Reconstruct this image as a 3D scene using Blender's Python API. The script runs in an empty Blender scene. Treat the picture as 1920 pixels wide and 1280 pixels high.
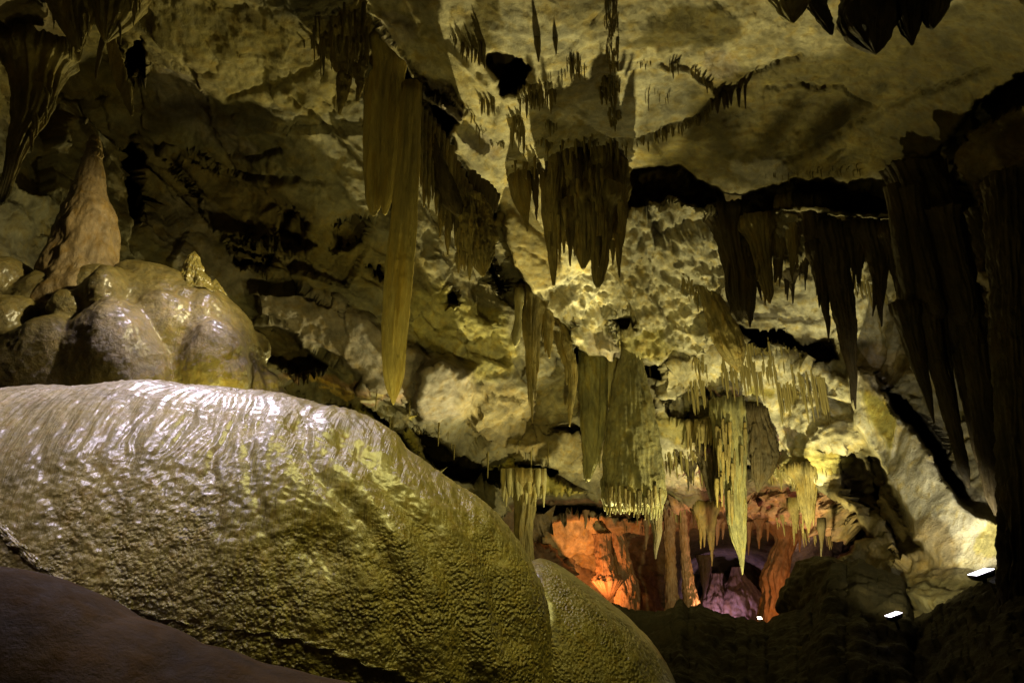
import bpy, math, random
import numpy as np
from mathutils import Vector

# ------------------------------------------------------------------ camera, world, exposure
SC = bpy.context.scene
COL = SC.collection
random.seed(7)
PITCH = math.radians(20.0)
EYE = np.array([0.0, 0.0, 1.6])
FOC = 1280.0                                   # 24 mm on a 36 mm wide frame, in photo pixels
cam_data = bpy.data.cameras.new('camera')
cam_data.lens = 24.0
cam_data.sensor_width = 36.0
cam_data.clip_start = 0.05
cam_data.clip_end = 400.0
cam = bpy.data.objects.new('camera', cam_data)
COL.objects.link(cam)
cam.location = EYE
cam.rotation_euler = (math.radians(90.0) + PITCH, 0, 0)
SC.camera = cam
W = bpy.data.worlds.new('World')
SC.world = W
W.use_nodes = True
W.node_tree.nodes['Background'].inputs[0].default_value = (0.0, 0.0, 0.0, 1)   # deep underground: no sky
W.node_tree.nodes['Background'].inputs[1].default_value = 0.0
SC.view_settings.view_transform = 'Standard'
SC.view_settings.look = 'None'
SC.view_settings.exposure = -0.18
SC.view_settings.gamma = 1.0
try:
    SC.cycles.max_bounces = 5
    SC.cycles.diffuse_bounces = 3
    SC.cycles.glossy_bounces = 2
    SC.cycles.transmission_bounces = 2
    SC.cycles.sample_clamp_indirect = 4.0
    SC.cycles.blur_glossy = 0.3
except Exception:
    pass

# ------------------------------------------------------------------ ray helpers
CP, SP = math.cos(PITCH), math.sin(PITCH)


def P(px, py, Y):
    """world point seen at photo pixel (px, py) at forward distance Y"""
    px = np.asarray(px, float); py = np.asarray(py, float); Y = np.asarray(Y, float)
    u = (640.0 - py) / FOC
    dx = (px - 960.0) / FOC
    dy = CP - u * SP
    dz = SP + u * CP
    k = Y / dy
    return np.stack([dx * k, np.broadcast_to(Y, k.shape) * 1.0, dz * k + EYE[2]], -1)


def mpp(py, Y):
    """metres per photo pixel"""
    u = (640.0 - py) / FOC
    return Y / (CP - u * SP) / FOC


# ------------------------------------------------------------------ lights
def aim(o, target):
    d = Vector(target) - o.location
    o.rotation_euler = d.to_track_quat('-Z', 'Y').to_euler()


def spot(name, loc, target, power, color, angle=120, blend=0.6, radius=0.12):
    l = bpy.data.lights.new(name, 'SPOT')
    l.energy = power
    l.color = color
    l.spot_size = math.radians(angle)
    l.spot_blend = blend
    l.shadow_soft_size = radius
    o = bpy.data.objects.new(name, l)
    COL.objects.link(o)
    o.location = [float(v) for v in loc]
    aim(o, [float(v) for v in target])
    return o


YEL = (1.0, 0.87, 0.24)
PALE = (1.0, 0.90, 0.38)
LILAC = (0.90, 0.78, 1.0)
ORANGE = (1.0, 0.37, 0.10)
PINK = (1.0, 0.42, 0.36)
LIGHTS = [
    # name, position, target, watts, colour, angle, blend, radius
    ('key_floodlight', (2.0, 18.1, 0.85), (-0.3, 8.6, 9.4), 8600, PALE, 84, 0.9, 0.10),
    ('cavern_floodlight', (5.5, 14.9, 0.9), (5.0, 18.5, 6.0), 3000, PALE, 140, 0.8, 0.08),
    ('middle_floodlight', P(1165, 1245, 7.6), P(1190, 840, 16.5), 1500, YEL, 56, 0.9, 0.08),
    ('left_floodlight', (1.9, 8.4, 0.3), (-2.0, 10.5, 4.6), 1250, YEL, 75, 0.9, 0.08),
    ('wall_floodlight', (-1.2, 8.6, 1.9), (-2.0, 12.2, 5.6), 330, YEL, 110, 0.9, 0.10),
    ('mound_floodlight', (0.5, 2.3, 5.9), (-0.8, 4.7, 1.7), 900, (1.0, 0.90, 0.28), 58, 0.9, 1.1),
    ('overhead_floodlight', (-2.3, 2.2, 6.4), (-2.5, 4.4, 2.4), 700, LILAC, 46, 0.9, 0.06),
    ('lilac_floodlight', (-2.9, 5.9, 7.2), (-2.6, 5.2, 2.4), 1350, LILAC, 78, 0.8, 0.10),
    ('forward_floodlight', (-3.0, 0.8, 5.4), (-2.7, 4.4, 2.3), 480, LILAC, 42, 0.9, 0.06),
    ('stalagmite_floodlight', (-0.6, 5.4, 6.2), (-4.4, 7.2, 5.0), 1200, (1.0, 0.86, 0.45), 46, 0.8, 0.10),
    ('curtain_fill', P(1490, 1335, 6.0), P(1760, 520, 10.6), 150, YEL, 46, 0.9, 0.1),  # added fill to lift the dim right columns, not a lamp of the cave
    ('gap_floodlight', (-2.6, 6.1, 2.55), (-2.7, 7.6, 3.0), 240, YEL, 150, 0.8, 0.06),
    ('chamber_floodlight_left', P(1104, 1130, 27.4), P(1110, 1030, 30), 800, ORANGE, 165, 0.8, 0.08),
    ('chamber_floodlight_right', P(1505, 1160, 25.6), P(1470, 1060, 29), 240, ORANGE, 150, 0.8, 0.08),
    ('chamber_floodlight_front', P(1330, 1164, 23.8), P(1290, 1060, 24.4), 350, (1.0, 0.55, 0.3), 130, 0.8, 0.08),
    ('chamber_floodlight_lilac', P(1345, 1168, 36.5), P(1385, 1090, 42), 260, (0.72, 0.5, 1.0), 150, 0.8, 0.08),
    ('chamber_floodlight_pale', P(1546, 1062, 31), P(1580, 1020, 37), 260, (1.0, 0.7, 0.66), 150, 0.8, 0.05),
    ('lip_floodlight', P(1400, 1178, 20.0), P(1440, 950, 21.5), 380, (1.0, 0.38, 0.26), 120, 0.8, 0.08),
]
for _a in LIGHTS:
    spot(*_a)


# ------------------------------------------------------------------ numpy noise
def _hash(ix, iy, iz, seed):
    n = (ix.astype(np.int64) * 374761393 + iy.astype(np.int64) * 668265263 + iz.astype(np.int64) * 2147483647 + seed * 144665) & 0xffffffff
    n = ((n ^ (n >> 13)) * 1274126177) & 0xffffffff
    n = ((n ^ (n >> 16)) * 2246822519) & 0xffffffff
    return (n ^ (n >> 15))


_G = np.random.RandomState(3).normal(size=(256, 3))
_G /= np.linalg.norm(_G, axis=1)[:, None]
_G = _G.astype(np.float32)


def gnoise(p, seed=0):
    """3D gradient noise, about -1..1"""
    p = p.astype(np.float32)
    i = np.floor(p)
    f = p - i
    i = i.astype(np.int64)
    w = f * f * f * (f * (f * 6 - 15) + 10)
    out = 0
    for a in (0, 1):
        wa = w[..., 0] if a else 1 - w[..., 0]
        for b in (0, 1):
            wb = w[..., 1] if b else 1 - w[..., 1]
            for c in (0, 1):
                wc = w[..., 2] if c else 1 - w[..., 2]
                g = _G[_hash(i[..., 0] + a, i[..., 1] + b, i[..., 2] + c, seed) & 255]
                d = g[..., 0] * (f[..., 0] - a) + g[..., 1] * (f[..., 1] - b) + g[..., 2] * (f[..., 2] - c)
                out = out + wa * wb * wc * d
    return out * 1.6


def fbm(p, octaves=4, seed=0, gain=0.5, lac=2.03):
    a, s, out = 1.0, 0.0, 0
    for k in range(octaves):
        out = out + a * gnoise(p * lac ** k, seed + k * 17)
        s += a
        a *= gain
    return out / s * 1.4


def ridged(p, octaves=4, seed=0, gain=0.5, lac=2.1):
    a, s, out = 1.0, 0.0, 0
    for k in range(octaves):
        out = out + a * (1 - 2 * np.abs(gnoise(p * lac ** k, seed + k * 13)))
        s += a
        a *= gain
    return out / s


def worley(p, seed=0):
    i = np.floor(p).astype(np.int64)
    f1 = np.full(p.shape[:-1], 9.0, np.float32)
    f2 = f1.copy()
    for a in (-1, 0, 1):
        for b in (-1, 0, 1):
            for c in (-1, 0, 1):
                ci = i + np.array([a, b, c])
                h = _hash(ci[..., 0], ci[..., 1], ci[..., 2], seed)
                q = ci + np.stack([(h & 1023) / 1023.0, ((h >> 10) & 1023) / 1023.0, ((h >> 20) & 1023) / 1023.0], -1)
                d = np.linalg.norm(q - p, axis=-1).astype(np.float32)
                f2 = np.minimum(f2, np.maximum(f1, d))
                f1 = np.minimum(f1, d)
    return f1, f2


def facets(p, seed=0):
    """broken planes: every cell is its own tilted plane, so cell borders are ledges and fractures"""
    i = np.floor(p).astype(np.int64)
    best = np.full(p.shape[:-1], 99.0, np.float32)
    val = np.zeros(p.shape[:-1], np.float32)
    for a in (-1, 0, 1):
        for b in (-1, 0, 1):
            for c in (-1, 0, 1):
                ci = i + np.array([a, b, c])
                h = _hash(ci[..., 0], ci[..., 1], ci[..., 2], seed)
                q = ci + np.stack([(h & 1023) / 1023.0, ((h >> 10) & 1023) / 1023.0, ((h >> 20) & 1023) / 1023.0], -1)
                d = p - q
                dd = (np.abs(d) ** 1.4).sum(-1).astype(np.float32)
                g = _G[(h >> 5) & 255]
                v = (d * g).sum(-1) + (((h >> 15) & 255) / 255.0 - 0.5) * 0.7
                m = dd < best
                best = np.where(m, dd, best); val = np.where(m, v, val)
    return val


def sstep(a, b, x):
    t = np.clip((x - a) / (b - a), 0, 1)
    return t * t * (3 - 2 * t)


# ------------------------------------------------------------------ mesh helpers
def mesh_np(name, verts, quads, mat=None, col=None, tris=None, smooth=True):
    me = bpy.data.meshes.new(name)
    verts = np.ascontiguousarray(verts.reshape(-1, 3), dtype=np.float32)
    me.vertices.add(len(verts))
    me.vertices.foreach_set('co', verts.ravel())
    nq = 0 if quads is None else len(quads)
    nt = 0 if tris is None else len(tris)
    loops = []
    if nq: loops.append(np.asarray(quads, np.int32).ravel())
    if nt: loops.append(np.asarray(tris, np.int32).ravel())
    loops = np.concatenate(loops)
    me.loops.add(len(loops))
    me.loops.foreach_set('vertex_index', loops)
    me.polygons.add(nq + nt)
    starts = np.concatenate([np.arange(nq) * 4, nq * 4 + np.arange(nt) * 3]).astype(np.int32)
    me.polygons.foreach_set('loop_start', starts)
    me.polygons.foreach_set('use_smooth', np.full(nq + nt, smooth))
    me.update(calc_edges=True)
    me.validate()
    if col is not None:
        ca = me.color_attributes.new('tint', 'FLOAT_COLOR', 'POINT')
        c4 = np.ones((len(verts), 4), np.float32)
        c4[:, :3] = col.reshape(-1, 3)
        ca.data.foreach_set('color', c4.ravel())
    if mat: me.materials.append(mat)
    return me


def link(name, me, parent=None):
    o = bpy.data.objects.new(name, me)
    COL.objects.link(o)
    if parent: o.parent = parent
    return o


def tag(o, label, cat, group=None):
    o['label'] = label
    o['category'] = cat
    if group: o['group'] = group
    return o


def grid_quads(nr, nc, wrap=False):
    r = np.arange(nr - 1)[:, None]
    c = np.arange(nc if wrap else nc - 1)[None, :]
    c2 = (c + 1) % nc
    return np.stack([r * nc + c, r * nc + c2, (r + 1) * nc + c2, (r + 1) * nc + c], -1).reshape(-1, 4)


def grid_normals(Pw):
    gy = np.gradient(Pw, axis=0)
    gx = np.gradient(Pw, axis=1)
    n = np.cross(gx, gy)
    n /= np.linalg.norm(n, axis=-1)[..., None] + 1e-9
    return n


# ------------------------------------------------------------------ materials
def nodes_of(m):
    m.use_nodes = True
    nt = m.node_tree
    return nt, nt.nodes, nt.links


def rock_material(name, base=None, *a_, **k_):
    return _rock(name, base, *a_, **k_)


def _rock(name, base=None, rough=(0.55, 0.85), bump=0.5, scale=9.0, dist=0.03, mottling=0.45, stretch=1.0, spec=0.35, grain=1.0, coarse=0.0):
    """procedural limestone; base None -> colour of the stone read from the 'tint' attribute"""
    m = bpy.data.materials.new(name)
    nt, N, L = nodes_of(m)
    bs = N['Principled BSDF']
    tc = N.new('ShaderNodeTexCoord')
    mp = N.new('ShaderNodeMapping')
    mp.inputs['Scale'].default_value = (1, 1, stretch)
    L.new(tc.outputs['Object'], mp.inputs['Vector'])

    def noise(sc, det, ro, w=0.0):
        n = N.new('ShaderNodeTexNoise')
        n.inputs['Scale'].default_value = sc
        n.inputs['Detail'].default_value = det
        n.inputs['Roughness'].default_value = ro
        n.inputs['Distortion'].default_value = w
        L.new(mp.outputs[0], n.inputs['Vector'])
        return n
    n1 = noise(scale * 0.25, 8, 0.65, 0.4)
    n2 = noise(scale, 6, 0.7, 0.2)
    n3 = noise(scale * 5, 4, 0.65)
    # colour variation
    r1 = N.new('ShaderNodeMapRange')
    r1.inputs[1].default_value = 0.35; r1.inputs[2].default_value = 0.68
    r1.inputs[3].default_value = 1 - mottling; r1.inputs[4].default_value = 1 + mottling * 0.45
    L.new(n1.outputs[0], r1.inputs[0])
    r2 = N.new('ShaderNodeMapRange')
    r2.inputs[1].default_value = 0.3; r2.inputs[2].default_value = 0.7
    r2.inputs[3].default_value = 1 - mottling * 0.6; r2.inputs[4].default_value = 1 + mottling * 0.3
    L.new(n2.outputs[0], r2.inputs[0])
    mm = N.new('ShaderNodeMath'); mm.operation = 'MULTIPLY'
    L.new(r1.outputs[0], mm.inputs[0]); L.new(r2.outputs[0], mm.inputs[1])
    mix = N.new('ShaderNodeMix'); mix.data_type = 'RGBA'; mix.blend_type = 'MULTIPLY'
    mix.inputs[0].default_value = 1.0
    if base is None:
        at = N.new('ShaderNodeAttribute'); at.attribute_name = 'tint'
        L.new(at.outputs['Color'], mix.inputs[6])
    else:
        mix.inputs[6].default_value = (*base, 1)
    L.new(mm.outputs[0], mix.inputs[7])
    # hue drift to ochre
    oc = N.new('ShaderNodeMix'); oc.data_type = 'RGBA'; oc.blend_type = 'MULTIPLY'
    n4 = noise(scale * 0.5, 5, 0.6, 0.3)
    r4 = N.new('ShaderNodeMapRange')
    r4.inputs[1].default_value = 0.48; r4.inputs[2].default_value = 0.66
    L.new(n4.outputs[0], r4.inputs[0])
    L.new(r4.outputs[0], oc.inputs[0])
    L.new(mix.outputs[2], oc.inputs[6])
    oc.inputs[7].default_value = (0.80, 0.70, 0.42, 1)
    L.new(oc.outputs[2], bs.inputs['Base Color'])
    # roughness
    rr = N.new('ShaderNodeMapRange')
    rr.inputs[1].default_value = 0.35; rr.inputs[2].default_value = 0.65
    rr.inputs[3].default_value = rough[0]; rr.inputs[4].default_value = rough[1]
    L.new(n2.outputs[0], rr.inputs[0])
    L.new(rr.outputs[0], bs.inputs['Roughness'])
    bs.inputs['Specular IOR Level'].default_value = spec
    # bump
    add = N.new('ShaderNodeMath'); add.operation = 'MULTIPLY_ADD'
    add.inputs[1].default_value = 0.3 * grain
    L.new(n3.outputs[0], add.inputs[0]); L.new(n2.outputs[0], add.inputs[2])
    if coarse:
        n5 = noise(scale * 0.38, 12, 0.72, 0.6)
        ad2 = N.new('ShaderNodeMath'); ad2.operation = 'MULTIPLY_ADD'; ad2.inputs[1].default_value = coarse
        L.new(n5.outputs[0], ad2.inputs[0]); L.new(add.outputs[0], ad2.inputs[2]); add = ad2
    bp = N.new('ShaderNodeBump')
    bp.inputs['Strength'].default_value = bump
    bp.inputs['Distance'].default_value = dist
    L.new(add.outputs[0], bp.inputs['Height'])
    L.new(bp.outputs[0], bs.inputs['Normal'])
    return m


def wet_material(name, base, rough=(0.22, 0.5), scale=55.0, bump=0.8, dist=0.006, mottling=0.3, flow=False):
    m = rock_material(name, base, rough, bump, scale, dist, mottling, 1.0, 0.6, 0.8)
    m.node_tree.nodes['Principled BSDF'].inputs['Coat Weight'].default_value = 0.9
    if flow:                                    # pimpled crust below, drip rills down the upper face
        nt = m.node_tree; N = nt.nodes; L = nt.links
        tc = N.new('ShaderNodeTexCoord')
        bp = next(n for n in N if n.type == 'BUMP')
        old = bp.inputs['Height'].links[0].from_socket

        def mapped(sc):
            mp = N.new('ShaderNodeMapping'); mp.inputs['Scale'].default_value = sc
            L.new(tc.outputs['Object'], mp.inputs['Vector']); return mp
        vo = N.new('ShaderNodeTexVoronoi'); vo.feature = 'SMOOTH_F1'; vo.inputs['Scale'].default_value = 50.0; vo.inputs['Smoothness'].default_value = 0.6
        wp = N.new('ShaderNodeTexNoise'); wp.inputs['Scale'].default_value = 9; wp.inputs['Detail'].default_value = 4
        va = N.new('ShaderNodeVectorMath'); va.operation = 'SCALE'; va.inputs['Scale'].default_value = 0.04
        L.new(tc.outputs['Object'], wp.inputs['Vector']); L.new(wp.outputs['Color'], va.inputs[0])
        vb = N.new('ShaderNodeVectorMath'); L.new(tc.outputs['Object'], vb.inputs[0]); L.new(va.outputs[0], vb.inputs[1])
        L.new(vb.outputs[0], vo.inputs['Vector'])
        st = N.new('ShaderNodeTexNoise'); st.inputs['Scale'].default_value = 22; st.inputs['Detail'].default_value = 5; st.inputs['Roughness'].default_value = 0.65
        L.new(mapped((1, 0.07, 0.07)).outputs[0], st.inputs['Vector'])
        pn = N.new('ShaderNodeTexNoise'); pn.inputs['Scale'].default_value = 1.6; pn.inputs['Detail'].default_value = 5
        L.new(mapped((2.2, 0.6, 0.6)).outputs[0], pn.inputs['Vector'])
        sx = N.new('ShaderNodeSeparateXYZ'); L.new(tc.outputs['Object'], sx.inputs[0])
        hz = N.new('ShaderNodeMath'); hz.operation = 'MULTIPLY_ADD'; hz.inputs[1].default_value = 1.6
        L.new(pn.outputs[0], hz.inputs[0]); L.new(sx.outputs['Z'], hz.inputs[2])
        mk = N.new('ShaderNodeMapRange'); mk.inputs[1].default_value = 2.35; mk.inputs[2].default_value = 3.1
        L.new(hz.outputs[0], mk.inputs[0])
        iv = N.new('ShaderNodeMath'); iv.operation = 'MULTIPLY_ADD'; iv.inputs[1].default_value = -1.5; iv.inputs[2].default_value = 0.8
        am = N.new('ShaderNodeTexNoise'); am.inputs['Scale'].default_value = 5.0; am.inputs['Detail'].default_value = 6; am.inputs['Roughness'].default_value = 0.7
        L.new(tc.outputs['Object'], am.inputs['Vector'])
        ar = N.new('ShaderNodeMapRange'); ar.inputs[1].default_value = 0.35; ar.inputs[2].default_value = 0.65; ar.inputs[3].default_value = 0.15; ar.inputs[4].default_value = 1.25
        L.new(am.outputs[0], ar.inputs[0])
        vd = N.new('ShaderNodeMath'); vd.operation = 'MULTIPLY'
        L.new(vo.outputs['Distance'], vd.inputs[0]); L.new(ar.outputs[0], vd.inputs[1])
        L.new(vd.outputs[0], iv.inputs[0])
        gs = N.new('ShaderNodeMath'); gs.operation = 'MULTIPLY'; L.new(st.outputs[0], gs.inputs[0]); gs.inputs[1].default_value = 2.5
        mx = N.new('ShaderNodeMix'); mx.data_type = 'FLOAT'
        L.new(mk.outputs[0], mx.inputs[0]); L.new(iv.outputs[0], mx.inputs[2]); L.new(gs.outputs[0], mx.inputs[3])
        ad = N.new('ShaderNodeMath'); ad.operation = 'MULTIPLY_ADD'; ad.inputs[1].default_value = 0.55
        ad.inputs[1].default_value = 0.4; L.new(old, ad.inputs[0]); L.new(mx.outputs[0], ad.inputs[2])
        L.new(ad.outputs[0], bp.inputs['Height'])
    m.node_tree.nodes['Principled BSDF'].inputs['Coat Roughness'].default_value = 0.30
    return m


M_ROCK = rock_material('cave_limestone', None, (0.6, 0.9), 0.9, 9.0, 0.035, 0.50, coarse=0.9)
M_OLIVE = rock_material('dripstone_olive', (0.25, 0.195, 0.075), (0.45, 0.8), 1.0, 9.0, 0.045, 0.65, 0.42)
M_GOLD = rock_material('dripstone_golden', (0.42, 0.33, 0.11), (0.42, 0.75), 1.0, 14.0, 0.04, 0.45, 0.14)
M_BROWN = rock_material('dripstone_brown', (0.075, 0.055, 0.026), (0.45, 0.8), 1.0, 9.0, 0.045, 0.6, 0.42)
M_PALE = rock_material('dripstone_pale', (0.42, 0.37, 0.20), (0.5, 0.85), 1.0, 9.0, 0.05, 0.5, 0.3)
M_STRAW = rock_material('dripstone_straw', (0.22, 0.18, 0.07), (0.4, 0.7), 0.4, 14.0, 0.01, 0.3, 0.3)
M_FLOW = wet_material('wet_flowstone', (0.25, 0.20, 0.05), (0.3, 0.5), 30.0, 0.85, 0.022, 0.4, True)
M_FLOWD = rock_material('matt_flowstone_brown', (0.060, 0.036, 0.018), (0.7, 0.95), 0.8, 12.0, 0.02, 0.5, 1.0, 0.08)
M_FLOWU = wet_material('wet_flowstone_lobes', (0.21, 0.16, 0.045), (0.34, 0.6), 30.0, 1.0, 0.022, 0.5)
M_FLOWU.node_tree.nodes['Principled BSDF'].inputs['Coat Weight'].default_value = 0.5
M_STAG = rock_material('stalagmite_stone', (0.25, 0.175, 0.085), (0.22, 0.5), 0.9, 22.0, 0.02, 0.4, 0.6)


# ------------------------------------------------------------------ the rock shell of the cave
def axis(a, b, lo, hi, fine, coarse):
    return np.concatenate([np.arange(a, lo, coarse), np.arange(lo, hi, fine), np.arange(hi, b + 1, coarse)]).astype(float)


GX = axis(-500, 2420, -24, 1944, 3.0, 14.0)
GY = axis(-420, 1640, -24, 1292, 3.0, 14.0)
PX, PY = np.meshgrid(GX, GY)


def tps(ctrl, X, Yy):
    c = np.array(ctrl, float)
    xy = c[:, :2] / 500.0
    v = np.log(c[:, 2])
    n = len(c)

    def ker(r2):
        return 0.5 * r2 * np.log(r2 + 1e-9)
    A = np.zeros((n + 3, n + 3))
    d2 = ((xy[:, None] - xy[None]) ** 2).sum(-1)
    A[:n, :n] = ker(d2) + np.eye(n) * 0.002
    A[:n, n] = 1; A[:n, n + 1:] = xy
    A[n, :n] = 1; A[n + 1:, :n] = xy.T
    w = np.linalg.solve(A, np.concatenate([v, [0, 0, 0]]))
    out = w[n] + w[n + 1] * X / 500 + w[n + 2] * Yy / 500
    for k in range(n):
        out = out + w[k] * ker((X / 500 - xy[k, 0]) ** 2 + (Yy / 500 - xy[k, 1]) ** 2)
    return np.exp(out)


def sdf_poly(poly, X, Y):
    """signed distance in pixels, positive inside"""
    d = np.full(X.shape, 1e18)
    ins = np.zeros(X.shape, bool)
    n = len(poly)
    for i in range(n):
        x0, y0 = poly[i]; x1, y1 = poly[(i + 1) % n]
        ex, ey = x1 - x0, y1 - y0
        t = np.clip(((X - x0) * ex + (Y - y0) * ey) / (ex * ex + ey * ey + 1e-9), 0, 1)
        d = np.minimum(d, (X - x0 - t * ex) ** 2 + (Y - y0 - t * ey) ** 2)
        if y0 != y1:
            cr = ((y0 > Y) != (y1 > Y)) & (X < (x1 - x0) * (Y - y0) / (y1 - y0) + x0)
            ins ^= cr
    d = np.sqrt(d)
    return np.where(ins, d, -d)


def d_line(pts, X, Y):
    d = np.full(X.shape, 1e18)
    for (x0, y0), (x1, y1) in zip(pts[:-1], pts[1:]):
        ex, ey = x1 - x0, y1 - y0
        t = np.clip(((X - x0) * ex + (Y - y0) * ey) / (ex * ex + ey * ey + 1e-9), 0, 1)
        d = np.minimum(d, (X - x0 - t * ex) ** 2 + (Y - y0 - t * ey) ** 2)
    return np.sqrt(d)


_q = np.stack([PX, PY, np.zeros_like(PX)], -1)
WX = PX + 9 * fbm(_q / 55, 3, 5) + 4 * gnoise(_q / 13, 8)
WY = PY + 9 * fbm(_q / 55, 3, 6) + 4 * gnoise(_q / 13, 9)

BASE = [(-500, -400, 4.2), (-500, 400, 6), (-500, 1600, 7), (0, 0, 6.6), (0, 300, 8.5), (300, 60, 8.2), (120, 200, 9.6), (250, 420, 10.6),
        (440, 170, 9.4), (550, 270, 10.4), (420, 330, 11.2), (500, 500, 12), (700, 600, 13), (620, 735, 14.2), (850, 500, 13.8), (900, 650, 15),
        (820, 740, 15.2), (1000, 750, 17), (900, 860, 18), (1050, 900, 20), (1130, 925, 22), (500, 900, 15), (300, 1200, 14),
        (1100, 720, 18), (1300, 690, 18.3), (1300, 850, 20.5), (1250, 925, 22.5), (1420, 600, 17), (1450, 780, 18.6),
        (1400, 925, 21.5), (1500, 540, 16.6), (1560, 640, 16.5), (1560, 800, 16.8), (1580, 900, 16.5),
        (1650, 700, 15.5), (1720, 830, 14.2), (1700, 1000, 13), (1880, 1000, 11), (1900, 500, 9.5), (1700, 500, 13),
        (2420, 400, 5.5), (2420, 1400, 5), (1900, 1280, 9), (1500, 1250, 12), (1200, 300, 14.8), (1600, 350, 15),
        (1900, 150, 10), (1000, 100, 11), (1900, -350, 6), (1000, -400, 6.6), (300, -400, 5.5), (2420, -400, 4.5)]
DEP = tps(BASE, PX, PY)
NONE = dict(fac=0.0, big=0.0, rid=0.0, pit=0.0, fine=0.0, strata=0.0)
WT = {k: np.zeros_like(PX) for k in NONE}
WT['fac'] += 0.40; WT['big'] += 0.30; WT['rid'] += 0.05; WT['fine'] += 0.03; WT['strata'] += 0.03
CREAM = np.array([0.46, 0.40, 0.26])
WHITE = np.array([0.62, 0.57, 0.45])
OCHRE = np.array([0.15, 0.115, 0.028])
GREY = np.array([0.20, 0.165, 0.15])
BROWN = np.array([0.10, 0.075, 0.035])
RUST = np.array([0.35, 0.20, 0.13])
YELL = np.array([0.42, 0.36, 0.10])
TINT = np.broadcast_to(CREAM * 0.37, PX.shape + (3,)).copy()


def layer(poly, depth=None, factor=None, blend=5, tint=None, **wt):
    global DEP, TINT
    sd = sdf_poly(poly, WX, WY)
    m = sstep(-blend, blend, sd)
    if depth is not None:
        new = tps(depth, PX, PY) if len(depth) > 2 else np.full(PX.shape, float(depth[0]))
    else:
        new = DEP * factor
    DEP = np.exp(np.log(DEP) * (1 - m) + np.log(new) * m)
    m2 = sstep(-blend * 2, blend * 2, sd)
    for k, v in wt.items():
        WT[k] = WT[k] * (1 - m2) + v * m2
    if tint is not None:
        TINT = TINT * (1 - m[..., None]) + tint * m[..., None]
    return m


# front ceiling slab with the pitted slope below it
AC = [(560, -420), (640, -60), (690, 40), (735, 90), (775, 140), (845, 170), (872, 215), (850, 250), (862, 290), (900, 335), (925, 375),
      (945, 400), (950, 440), (965, 500), (1005, 555), (1040, 590), (1062, 632), (1100, 668), (1150, 668), (1165, 640),
      (1180, 665), (1230, 682), (1262, 655), (1310, 665), (1345, 640), (1352, 560), (1362, 480), (1372, 430), (1420, 400), (1560, 410),
      (1700, 420), (1800, 340), (1930, 330), (2440, 380), (2440, -440)]
layer(AC, [(560, -420, 5.4), (700, 0, 8.2), (860, 200, 9.9), (960, 330, 12.0), (900, 330, 11.6), (960, 450, 13.2), (1030, 570, 14.8),
           (1150, 660, 16.2), (1100, 560, 14.9), (1250, 640, 15.8), (1340, 600, 15.4), (1250, 450, 13.8), (1350, 450, 13.9), (1200, 380, 13.0),
           (1000, -400, 5.3), (1000, 0, 7.6), (1100, 200, 10.1), (1200, 320, 12.1), (1400, 360, 12.0), (1400, 0, 7.9), (1450, 200, 10.2),
           (1650, 330, 11.4), (1700, 60, 8.0), (1900, 0, 6.6), (1880, 160, 8.2), (1900, 320, 9.0), (2420, -400, 4.0), (2420, 380, 5.2), (1600, 420, 12.6)],
      blend=4, fac=0.05, big=0.16, rid=0.03, pit=0.0, fine=0.025, strata=0.03, tint=CREAM)
# pitted bright slope
layer([(1180, 385), (1260, 370), (1340, 400), (1380, 470), (1360, 560), (1350, 640), (1300, 670), (1230, 690), (1150, 660), (1070, 640), (1010, 560), (1060, 520), (1160, 500)],
      factor=1.0, blend=14, fac=0.35, big=0.25, rid=0.25, pit=0.42, fine=0.08, strata=0.0, tint=WHITE * 0.82)
# smooth slab along the diagonal edge
layer([(920, 395), (960, 400), (1010, 440), (1050, 500), (1045, 545), (1000, 545), (955, 490)], factor=0.985, blend=6, tint=OCHRE * 1.25 + GREY * 0.25, rid=0.03, pit=0.0)
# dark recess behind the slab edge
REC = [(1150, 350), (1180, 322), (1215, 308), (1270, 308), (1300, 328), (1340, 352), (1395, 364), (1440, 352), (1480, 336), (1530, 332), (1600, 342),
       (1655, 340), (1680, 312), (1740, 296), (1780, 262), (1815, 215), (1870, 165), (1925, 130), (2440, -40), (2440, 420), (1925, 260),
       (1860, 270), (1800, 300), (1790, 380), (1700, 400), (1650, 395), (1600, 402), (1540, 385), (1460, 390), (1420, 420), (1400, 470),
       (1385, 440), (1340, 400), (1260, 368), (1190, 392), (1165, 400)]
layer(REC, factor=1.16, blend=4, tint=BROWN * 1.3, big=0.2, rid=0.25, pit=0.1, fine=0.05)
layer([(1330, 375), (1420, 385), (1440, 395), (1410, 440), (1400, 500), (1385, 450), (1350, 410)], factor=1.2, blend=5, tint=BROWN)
# band that carries the row of stalactites
layer([(1400, 470), (1415, 415), (1470, 395), (1560, 400), (1650, 408), (1700, 420), (1700, 560), (1660, 500), (1620, 470), (1570, 455), (1530, 480), (1480, 500), (1430, 500)],
      [(1400, 470, 13.4), (1480, 400, 13.2), (1560, 450, 13.3), (1650, 450, 13.0), (1700, 560, 12.6)], blend=5, rid=0.3, pit=0.2, tint=CREAM * 0.75)
# rough brown mass top right with lobed outcrops
layer([(1800, 300), (1850, 240), (1930, 200), (2440, 60), (2440, 1000), (1930, 640), (1900, 560), (1850, 420)],
      [(1800, 300, 9.8), (1930, 200, 8.4), (1930, 640, 8.8), (2430, 500, 5.6), (1850, 450, 9.6)], blend=5, rid=0.22, big=0.3, tint=BROWN * 1.8)
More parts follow.
